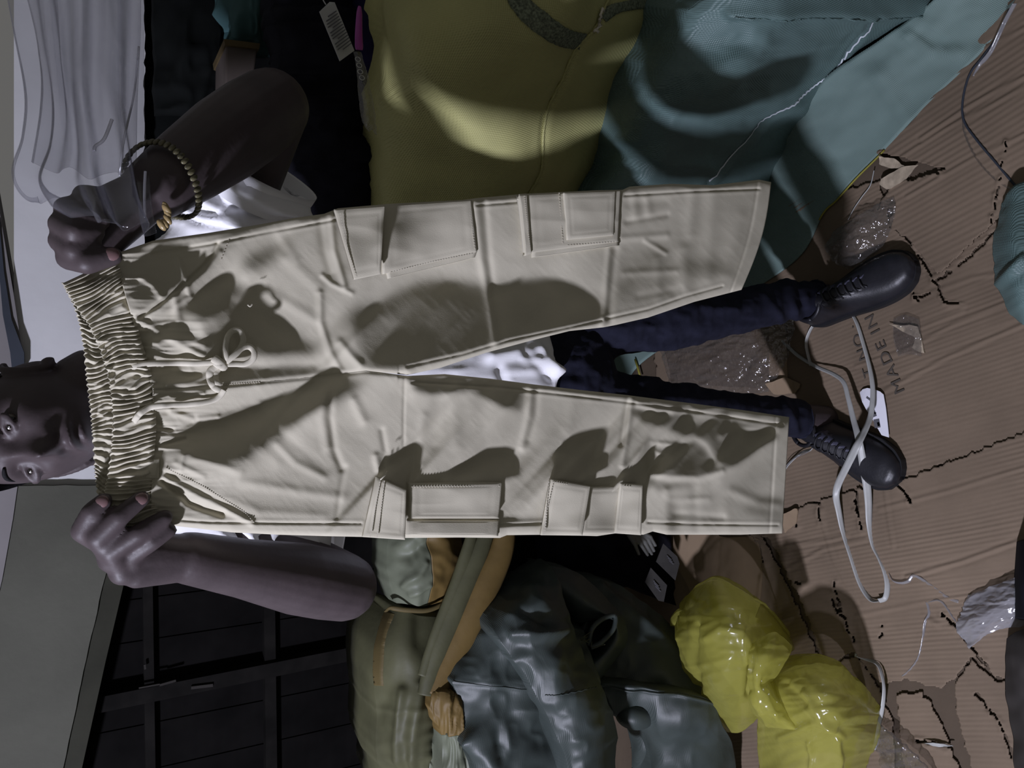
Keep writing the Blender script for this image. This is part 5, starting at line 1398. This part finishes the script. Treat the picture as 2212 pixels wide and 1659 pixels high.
cord('loose_thread', [(535, 658, .001), (540, 662, .002), (545, 657, .001)], .0008, .004, 12, tr)
cord('loose_thread', [(822, 1036, .02), (832, 1026, .022), (836, 1018, .022)], .0008, .004, 12, tr)

# ------------------------------------------------------------------ the man
man = empty('person', (0.03, 1.15, 0.0))
tag(man, 'man in white t-shirt, navy jeans and black shoes holding up khaki trousers', 'person')
# head in its own frame: x to his left, y out of the face, z up; origin between the ears at eye height
def head_points(nu=150, nv=110):
    th = np.linspace(0, np.pi, nv)[:, None]; ph = np.linspace(0, 2 * np.pi, nu, endpoint=False)[None, :]
    d = np.stack([np.sin(th) * np.sin(ph), np.sin(th) * np.cos(ph), np.cos(th) + 0 * ph], -1)
    x, y, z = d[..., 0] * .074, d[..., 1] * .096, d[..., 2] * .118
    jaw = np.clip(-z / .118, 0, 1)
    x = x * (1 - .30 * jaw ** 1.6); y = np.where(y > 0, y * (1 - .05 * jaw), y * (1 - .42 * jaw))
    y = y - .004 + .012 * jaw
    front = np.clip(d[..., 1] * 1.6, 0, 1)
    G = lambda cx, cz, sx, sz: np.exp(-((x - cx) / sx) ** 2 - ((z - cz) / sz) ** 2) * front
    dy = 0
    dy = dy + .005 * (G(-.03, .026, .020, .009) + G(.03, .026, .020, .009)) + .003 * G(0, .03, .03, .02)
    dy = dy - .015 * (G(-.032, .004, .017, .012) + G(.032, .004, .017, .012))
    dy = dy + .010 * G(0, .0, .009, .018) + .022 * G(0, -.034, .011, .014) + .016 * G(0, -.024, .010, .016)
    dy = dy + .011 * (G(-.0165, -.040, .009, .008) + G(.0165, -.040, .009, .008)) - .007 * (G(-.009, -.0475, .004, .0035) + G(.009, -.0475, .004, .0035))
    dy = dy + .007 * (G(-.045, -.022, .020, .018) + G(.045, -.022, .020, .018))
    dy = dy + .014 * G(0, -.066, .030, .016)
    dy = dy + .0075 * (G(-.008, -.0625, .016, .0045) + G(.008, -.0625, .016, .0045)) + .009 * G(0, -.0765, .019, .0055) - .0085 * G(0, -.0695, .023, .0022)
    dy = dy - .005 * G(0, -.087, .016, .004) + .008 * G(0, -.101, .018, .010)
    dy = dy - .003 * (G(-.026, -.055, .006, .012) + G(.026, -.055, .006, .012))
    y = y + dy
    return np.stack([x, y, z], -1)


HB = np.array([-.0507, 1.1627, 1.5795])
yaw, roll, pit = math.radians(-20.7), math.radians(-20.6), math.radians(-11.0)
Ry = lambda a: np.array([[math.cos(a), -math.sin(a), 0], [math.sin(a), math.cos(a), 0], [0, 0, 1]])
Rx = lambda a: np.array([[1, 0, 0], [0, math.cos(a), -math.sin(a)], [0, math.sin(a), math.cos(a)]])
Rr = lambda a: np.array([[math.cos(a), 0, math.sin(a)], [0, 1, 0], [-math.sin(a), 0, math.cos(a)]])
FACE = np.array([[1.0, 0, 0], [0, -1.0, 0], [0, 0, 1.0]])     # face looks towards the camera (-Y), his left is +X
HR = Ry(yaw) @ Rx(pit) @ FACE @ Rr(roll)


def hd(p):
    return HB + .9575 * np.asarray(p, float) @ HR.T


Ph = head_points(); nv, nu = Ph.shape[:2]
Vh = hd(Ph.reshape(-1, 3))
hf = [tuple(q) for q in grid_faces(nv, nu, True)]
parts = []
keep = Ph[1:-1].reshape(-1, 3)
Vhh = np.concatenate([hd(keep), hd(Ph[0, :1]), hd(Ph[-1, :1])])
nn = nv - 2
fh = [tuple(q) for q in grid_faces(nn, nu, True)]
for j in range(nu):
    fh.append((nn * nu, (j + 1) % nu, j)); fh.append((nn * nu + 1, (nn - 1) * nu + j, (nn - 1) * nu + (j + 1) % nu))
parts.append((Vhh, fh))
for s in (-1, 1):   # ears: shell, rim, lobe
    c = np.array([s * .078, -.012, -.012])
    pts = [c + np.array([s * .004 * math.cos(a), .017 * math.sin(a) - .006 * math.cos(a), .031 * math.cos(a)]) for a in np.linspace(-.4, 3.6, 14)]
    for p, q in zip(pts[:-1], pts[1:]): parts.append(cone_geo(hd(p), hd(q), .0046, .0046, 8))
    parts.append(ell_geo(hd(c + np.array([-s * .003, -.001, .002])), np.array([[s * .004, -.004, 0], [0, .014, 0], [0, 0, .027]]) @ HR.T))
    parts.append(ell_geo(hd(c + np.array([0, .004, -.028])), np.array([[.005, 0, 0], [0, .008, 0], [0, 0, .009]]) @ HR.T))
    for (sx, sz, dz) in ((s * .032, .0072, 1), (s * .032, -.0045, -1)):   # eyelids
        pts = [np.array([sx + e, .0845 - 9.0 * e * e - (.0 if dz > 0 else .001), sz - dz * 16 * e * e]) for e in np.linspace(-.0165, .0165, 9)]
        for p, q in zip(pts[:-1], pts[1:]): parts.append(cone_geo(hd(p), hd(q), .0036, .0036, 8))
# neck, trunk, arms
sh = {-1: np.array([-.205, 1.19, 1.375]), 1: np.array([.155, 1.20, 1.375])}
parts += [cone_geo(hd((.012, -.022, -.075)), (-.02, 1.215, 1.40), .062, .068, 24), cone_geo((-.03, 1.215, 1.42), (-.03, 1.20, 1.30), .075, .12, 24)]
for z0, z1, r0, r1 in ((1.33, 1.10, .130, .125), (1.10, .90, .125, .125)):
    V, F = cone_geo((-.025, 1.20, z0), (-.02, 1.19, z1), r0, r1, 24); V[:, 1] = 1.195 + (V[:, 1] - 1.195) * .72; parts.append((V, F))
parts += [cone_geo((-.03, 1.21, 1.40), sh[-1], .07, .066, 20), cone_geo((-.03, 1.21, 1.40), sh[1], .07, .066, 20)]
LEGC = {1: [((1180, 680, 1.18), .085), ((1300, 694, 1.17), .073), ((1450, 682, 1.17), .061), ((1600, 672, 1.18), .049), ((1700, 647, 1.185), .043), ((1800, 645, 1.185), .040)],
        -1: [((1180, 868, 1.18), .085), ((1300, 880, 1.17), .073), ((1450, 898, 1.17), .061), ((1600, 900, 1.18), .049), ((1700, 902, 1.185), .043), ((1790, 908, 1.185), .040)]}
for s in (1, -1):
    c = [(W(a[0], a[1], Y=a[2]), r * .84) for a, r in LEGC[s]]
    parts.append(cone_geo((-.02 + s * .06, 1.19, .93), c[0][0], .09, c[0][1], 18))
    for (p, r0), (q, r1) in zip(c[:-1], c[1:]): parts.append(cone_geo(p, q, r0, r1, 18))
# right arm (his right, towards the lamp): sleeve, elbow, forearm, wrist
eR = W(742, 1268, Y=1.03); wR = W(408, 1205, Y=.905)
parts += [cone_geo(sh[-1], eR, .056, .046, 22)]
fm = lambda a, b, t: a + (b - a) * t
for t0, t1, r0, r1 in ((0, .14, .046, .047), (.14, .35, .047, .0455), (.35, .7, .0455, .0345), (.7, 1, .0345, .0285)):
    parts.append(cone_geo(fm(eR, wR, t0) + [0, 0, 0], fm(eR, wR, t1), r0, r1, 22))
eL = W(585, 232, Y=1.06); wL = W(334, 410, Y=.915)
parts += [cone_geo(sh[1], eL, .056, .050, 22)]
for t0, t1, r0, r1 in ((0, .2, .051, .053), (.2, .45, .053, .051), (.45, .75, .051, .043), (.75, 1, .043, .034)):
    parts.append(cone_geo(fm(eL, wL, t0), fm(eL, wL, t1), r0, r1, 22))
NAILS = []


def hand(wrist, fingers, wr):
    mcps = []
    for ch, radii, nail in fingers:
        pts = [W(x, y, Y=Y) for x, y, Y in ch]
        mcps.append((pts[0], radii[0]))
        for k in range(len(pts) - 1):
            parts.append(cone_geo(pts[k], pts[k + 1], radii[k], radii[k + 1], 14))
        if nail is not None: NAILS.append((pts[-2], pts[-1], radii[-1], nail))
    for p, r in mcps: parts.append(cone_geo(wrist, p, wr, r * 1.22, 16))
    for (p, r), (q, r2) in zip(mcps[:-1], mcps[1:]):
        if np.linalg.norm(p - q) < .05: parts.append(cone_geo(fm(wrist, p, .55), fm(wrist, q, .55), .0145, .0145, 12)); parts.append(cone_geo(p, q, r, r2, 12))


# his right hand: index finger on top, four fingers folded over the waist, thumb behind
hand(wR, [([(234, 1178, .874), (179, 1147, .868), (199, 1106, .857), (224, 1082, .856)], (.0122, .0116, .0102, .0084), (0, -1, .35)),
          ([(243, 1206, .874), (213, 1160, .856), (257, 1117, .846), (306, 1077, .849)], (.0122, .0114, .0102, .0084), (0, -1, .25)),
          ([(266, 1234, .878), (240, 1190, .860), (300, 1152, .848), (356, 1117, .850)], (.0120, .0110, .0098, .0082), None),
          ([(296, 1243, .882), (283, 1200, .868), (330, 1170, .856), (366, 1146, .856)], (.0112, .0102, .0092, .0076), None),
          ([(330, 1210, .905), (290, 1160, .915), (250, 1110, .905), (235, 1085, .898)], (.0150, .0125, .0110, .0095), None)], .026)
# his left hand: fist turned in, thumb nail towards the camera
hand(wL, [([(205, 540, .885), (150, 556, .862), (188, 566, .845), (243, 553, .845)], (.0150, .0128, .0122, .0096), (.15, -1, .1)),
          ([(190, 478, .885), (132, 520, .868), (158, 540, .846), (196, 528, .850)], (.0130, .0120, .0108, .0098), None),
          ([(195, 455, .886), (132, 484, .866), (160, 500, .842), (205, 502, .852)], (.0130, .0122, .0110, .0096), None),
          ([(215, 440, .888), (142, 450, .870), (172, 470, .846), (218, 476, .855)], (.0125, .0115, .0104, .0092), None),
          ([(240, 430, .893), (180, 420, .878), (196, 444, .853), (232, 452, .862)], (.0115, .0102, .0094, .0082), None)], .027)
body = remeshed(parts, 0.0026, 5, .5)
bo = link('body', body, M['skin'], man)
for p, q, r, up in NAILS:
    d = (q - p) / np.linalg.norm(q - p); up = np.asarray(up, float); up = up - d * (up @ d); up /= np.linalg.norm(up); s = np.cross(d, up)
    V, F = ell_geo(q - d * r * .15 + up * r * .62, np.array([d * r * .85, s * r * .72, up * r * .42]), 16, 10)
    mesh_obj('fingernail', V, F, M['nail'], man)
for s in (-1, 1):
    c = hd((s * .032, .0715, .002))
    V, F = ell_geo(c, np.eye(3) * .0122, 24, 16)
    e = mesh_obj('eyeball', V, F, M['eye'], man)
    look = np.array([.18, -1, -.05]); look = look / np.linalg.norm(look)
    a = np.cross(look, [0, 0, 1.0]); a /= np.linalg.norm(a); b = np.cross(a, look)
    V, F = ell_geo(c + look * .0098, np.array([a * .0072, b * .0072, look * .0034]), 18, 12)
    mesh_obj('iris', V, F, M['iris'], e)
# short hair cap, eyebrows
Pc = head_points(90, 70)[:34]
ang = np.arctan2(Pc[..., 0], Pc[..., 1])
Pc = Pc * np.array([1.02, 1.0, 1.02]) - np.array([0, .004, 0])
lowz = .066 - .075 * np.clip((np.abs(ang) - .9) / 1.0, 0, 1) - .05 * np.clip((np.abs(ang) - 1.9) / .6, 0, 1)
zc = np.maximum(Pc[..., 2], lowz)
Pc[..., 2] = zc
V = hd(Pc.reshape(-1, 3)); F = [tuple(q) for q in grid_faces(34, 90, True)]
mesh_obj('hair', V, F, M['hair'], man)
for s in (-1, 1):
    c = np.array([hd((s * (.015 + .032 * t), .0965 - .028 * t * t - .003, .0235 + .006 * math.sin(math.pi * t * .8))) for t in np.linspace(0, 1, 16)])
    tube('eyebrow', c, .0020 * np.sin(np.linspace(.5, 2.9, 16)) + .0005, M['hair'], man, 8)
# bangle on the left wrist
ax = (wL - eL) / np.linalg.norm(wL - eL); u = np.cross(ax, [0, 1.0, 0]); u /= np.linalg.norm(u); v = np.cross(ax, u)
bc = fm(eL, wL, .93) + np.array([.0, 0, 0])
bg = None
ring = []
for k in range(44):
    a = 2 * math.pi * k / 44
    d = u * math.cos(a) + v * math.sin(a)
    tn = -u * math.sin(a) + v * math.cos(a)
    c = bc + d * .044 + ax * .006 * math.sin(a * 2)
    V, F = ell_geo(c, np.array([tn * .0030, ax * .0062, d * .0028]), 10, 8)
    ring.append((V, F))
V, F = join_geo([ring[k] for k in range(44)])
bg = mesh_obj('bangle', V, F, M['bangle'], man)
bg['label'] = 'ribbed olive bangle on the left wrist'
for x, y, r in ((349, 486, .0038), (356, 483, .003), (362, 474, .0034), (362, 462, .003), (360, 452, .0038), (358, 444, .0026)):
    c = W(x, y, Y=.872)
    V, F = ell_geo(c, np.array([[r * 1.5, 0, r], [0, r, 0], [-r * .5, 0, r * .8]]), 10, 8)
    mesh_obj('gold_bead', V, F, M['gold'], bg)

# white t-shirt
def img_disp(me, strokes, noise=0.0, seed=0, sx=60, sy=30, nz=None):
    V = mverts(me); N = mnorms(me); x, y = pix(V)
    h = np.zeros(len(V))
    for pts, w, a in strokes: h += a * np.exp(-(pl_d(x, y, pts) / w) ** 2)
    if noise: h += noise * ridged(x / sx, y / sy, seed, 3)
    setverts(me, V + N * h[:, None])


sp = []
def flatcone(p, q, r0, r1, sq=.76, yc=1.2):
    V, F = cone_geo(p, q, r0, r1, 30); V[:, 1] = yc + (V[:, 1] - yc) * sq; return V, F


sp += [flatcone((-.025, 1.195, 1.335), (-.02, 1.185, 1.12), .150, .158), flatcone((-.02, 1.185, 1.12), (-.01, 1.18, .88), .158, .172)]
sp += [cone_geo((-.03, 1.21, 1.405), sh[-1], .082, .080, 24), cone_geo((-.03, 1.21, 1.405), sh[1], .082, .080, 24)]
slL = fm(sh[1], eL, .62) + np.array([.0, 0, -.018]); slR = W(708, 1158, Y=1.11)
sp += [cone_geo(sh[1] + [0, 0, -.015], slL, .084, .078, 26), cone_geo(sh[-1], slR, .080, .066, 26)]
me = remeshed(sp, .0042, 6)
V = mverts(me)
# hems: cut flat at the waist and at the sleeves, neck opened
zmin = float(W(1216, 800, Y=1.04)[2])
V[:, 2] = np.maximum(V[:, 2], zmin)
for sl, s_ in ((slL, sh[1]), (slR, sh[-1])):
    d = (sl - s_) / np.linalg.norm(sl - s_)
    t = (V - sl) @ d
    m = (t > 0) & (np.linalg.norm(V - sl - t[:, None] * d, axis=1) < .13) & (V[:, 2] < 1.45) & (np.abs(V[:, 0] - sl[0]) < .1)
    V[m] -= d * t[m][:, None]
setverts(me, V)
img_disp(me, [([(470, 372), (520, 410), (600, 450), (680, 470)], 12, .012), ([(440, 385), (480, 440), (560, 470), (640, 478)], 10, -.010), ([(420, 410), (470, 455), (560, 490)], 12, .012),
              ([(400, 430), (430, 460), (480, 458), (510, 452)], 8, -.010), ([(385, 440), (440, 470), (540, 488)], 8, .010), ([(380, 455), (420, 478), (500, 495)], 7, -.007), ([(540, 395), (600, 398), (640, 412)], 12, -.009),
              ([(500, 380), (540, 402), (570, 404)], 6, .007), ([(1060, 770), (1120, 760), (1200, 800)], 14, .010), ([(1080, 800), (1090, 830)], 10, -.008), ([(1130, 760), (1190, 815)], 10, -.007), ([(1165, 750), (1215, 830)], 8, .008),
              ([(480, 1150), (520, 1180)], 8, .008), ([(510, 1150), (540, 1180)], 7, -.008), ([(540, 1150), (565, 1180)], 7, .007), ([(595, 1150), (590, 1190)], 8, .006)], .0022, 501, 130, 46)
link('shirt', me, M['shirt'], man)
# short stretch of sleeve cloth standing away from each upper arm
for sl, s_, e_, r in ((slL, sh[1], eL, .078), (slR, sh[-1], eR, .067)):
    d = (sl - s_) / np.linalg.norm(sl - s_)
    a = np.cross(d, [0, 0, 1.0]); a /= np.linalg.norm(a); b = np.cross(a, d)
    an = np.linspace(0, 2 * np.pi, 48, endpoint=False)
    G = np.stack([sl + d * t + (np.cos(an)[:, None] * a + np.sin(an)[:, None] * b) * (r * k * (1 + .05 * np.sin(3 * an)))[:, None] for t, k in ((-.03, .98), (-.012, 1.0), (.004, 1.03), (.016, 1.04), (.014, 1.0), (-.02, .94))])
    mesh_obj('sleeve_hem', G.reshape(-1, 3), grid_faces(6, 48, True), M['shirt'], man)

# navy jeans
jp = [flatcone((-.01, 1.185, .97), (0.0, 1.18, .80), .140, .150, .74, 1.19)]
for s in (1, -1):
    c = [(W(a[0], a[1], Y=a[2]), r) for a, r in LEGC[s]]
    jp.append(cone_geo((-.01 + s * .065, 1.19, .86), c[0][0], .095, c[0][1], 24))
    for (p, r0), (q, r1) in zip(c[:-1], c[1:]): jp.append(cone_geo(p, q, r0, r1, 24))
me = remeshed(jp, .0048, 5)
cu = {s: W(*((1785, 645) if s > 0 else (1752, 905)), Y=1.15) for s in (1, -1)}
V = mverts(me); m = V[:, 0] > .04
V[:, 2] = np.maximum(V[:, 2], np.where(m, cu[1][2] - .004, cu[-1][2] - .004))
setverts(me, V)
img_disp(me, [([(1400, 750), (1480, 745), (1520, 740)], 8, .006), ([(1700, 610), (1720, 690)], 9, .006), ([(1725, 605), (1740, 690)], 7, -.005), ([(1650, 640), (1690, 690)], 9, .005), ([(1380, 826), (1420, 828)], 8, .006), ([(1460, 838), (1500, 838)], 8, .005), ([(1690, 860), (1720, 930)], 8, .005)], .0035, 511, 60, 40)
link('jeans', me, M['jeans'], man)


# black leather shoes, laced on the instep
def shoe(heel, toe):
    heel = np.asarray(heel, float); toe = np.asarray(toe, float)
    L = np.linalg.norm(toe - heel); d = (toe - heel) / L; s = np.array([d[1], -d[0], 0]); up = np.array([0, 0, 1.0])
    st_ = np.array([0, .04, .12, .25, .38, .5, .62, .75, .87, .95, .985, 1.0])
    hw = np.array([.012, .026, .034, .036, .039, .044, .049, .050, .045, .032, .018, .004])
    hh = np.array([.06, .075, .086, .090, .086, .074, .060, .051, .046, .040, .033, .024])
    n = 60; t = np.linspace(0, 1, n)
    S = np.interp(t, np.linspace(0, 1, len(st_)), st_); Wd = np.interp(S, st_, hw); Hh = np.interp(S, st_, hh)
    for a in (Wd, Hh):
        a[:] = np.convolve(np.pad(a, 2, mode='edge'), np.ones(5) / 5, 'valid')
    z0 = .010
    an = np.linspace(0, 2 * np.pi, 40, endpoint=False)
    e = .72
    cx = np.sign(np.cos(an)) * np.abs(np.cos(an)) ** e; cz = np.sign(np.sin(an)) * np.abs(np.sin(an)) ** e
    narrow = 1 - .42 * np.clip(cz, 0, 1)[None] * np.interp(S, [0, .3, .55, .75, 1], [.8, 1, .75, .35, .2])[:, None]
    G = heel + d * (S * L)[:, None, None] + s * (Wd[:, None] * cx[None] * narrow)[..., None] + up * (z0 + .016 + (Hh[:, None] - .016) * np.clip(cz, 0, 1)[None] + .014 * np.clip(cz, -1, 0)[None])[..., None]
    so = empty('shoe', heel); so.parent = man; so.matrix_parent_inverse = man.matrix_world.inverted()
    F = [tuple(q) for q in grid_faces(n, 40, True)] + [tuple(range(40))[::-1], tuple((n - 1) * 40 + k for k in range(40))]
    G2 = G.copy()
    groove = .0018 * np.exp(-((S - .70) / .008) ** 2)
    G2 = G2 - up * (groove[:, None] * np.clip(cz, 0, 1)[None])[..., None]
    mesh_obj('upper', G2.reshape(-1, 3), F, M['shoe'], so)
    # sole
    k = np.linspace(0, 1, n)
    out = np.concatenate([heel + d * (S * L * 1.0)[:, None] + s * (Wd * 1.08 + .002)[:, None], (heel + d * (S * L)[:, None] - s * (Wd * 1.08 + .002)[:, None])[::-1]])
    out[:, 2] = z0
    prism('sole', out, (0, 0, .017), M['sole'], so)
    top = lambda q, off: heel + d * q * L + s * off + up * (z0 + np.interp(q, S, Hh) - .004 * abs(off) / .02 + .003)
    for sd in (-1, 1):   # lace facings with a scalloped inner edge
        a = np.array([top(q, sd * .021 + sd * .004 * (q - .4)) - up * .010 for q in np.linspace(.34, .68, 40)])
        b = np.array([top(q, sd * (.0115 + .0028 * math.cos(q * 110)) ) for q in np.linspace(.34, .68, 40)])
        c = a + (a - b) * .6 - up * .008
        sheet('lace_facing', np.stack([c, a, b], 1) + up * .0015, .002, M['facing' if sd < 0 else 'shoe'], so)  # one facing coloured lighter and bluish to look lit
    for i, q in enumerate(np.linspace(.37, .64, 6)):
        c = crom(np.array([top(q, -.018) - up * .006, top(q + .005, -.008) + up * .003, top(q + .012, .008) + up * .003, top(q + .016, .018) - up * .006]), 14)
        tube('lace', c, .0024, M['sole'], so, 7)
    c = np.array([heel + d * (.09 * L) + s * (.030 * math.cos(a)) + d * (.035 * math.sin(a) + .03) + up * (.086 + .006 * math.sin(a)) for a in np.linspace(0, 2 * np.pi, 30)])
    tube('collar', c, .005, M['shoe'], so, 8)
    c = np.array([heel + d * (.70 * L) + s * (o * 1.0) + up * (z0 + .017 + .036 * math.cos(o / .050 * 1.35)) for o in np.linspace(-.046, .046, 24)])
    tube('toe_seam', c, .0011, M['sole'], so, 6)
    return so


shoe((.158, 1.225, 0), (.252, .955, 0))
shoe((-.088, 1.235, 0), (-.200, .988, 0))
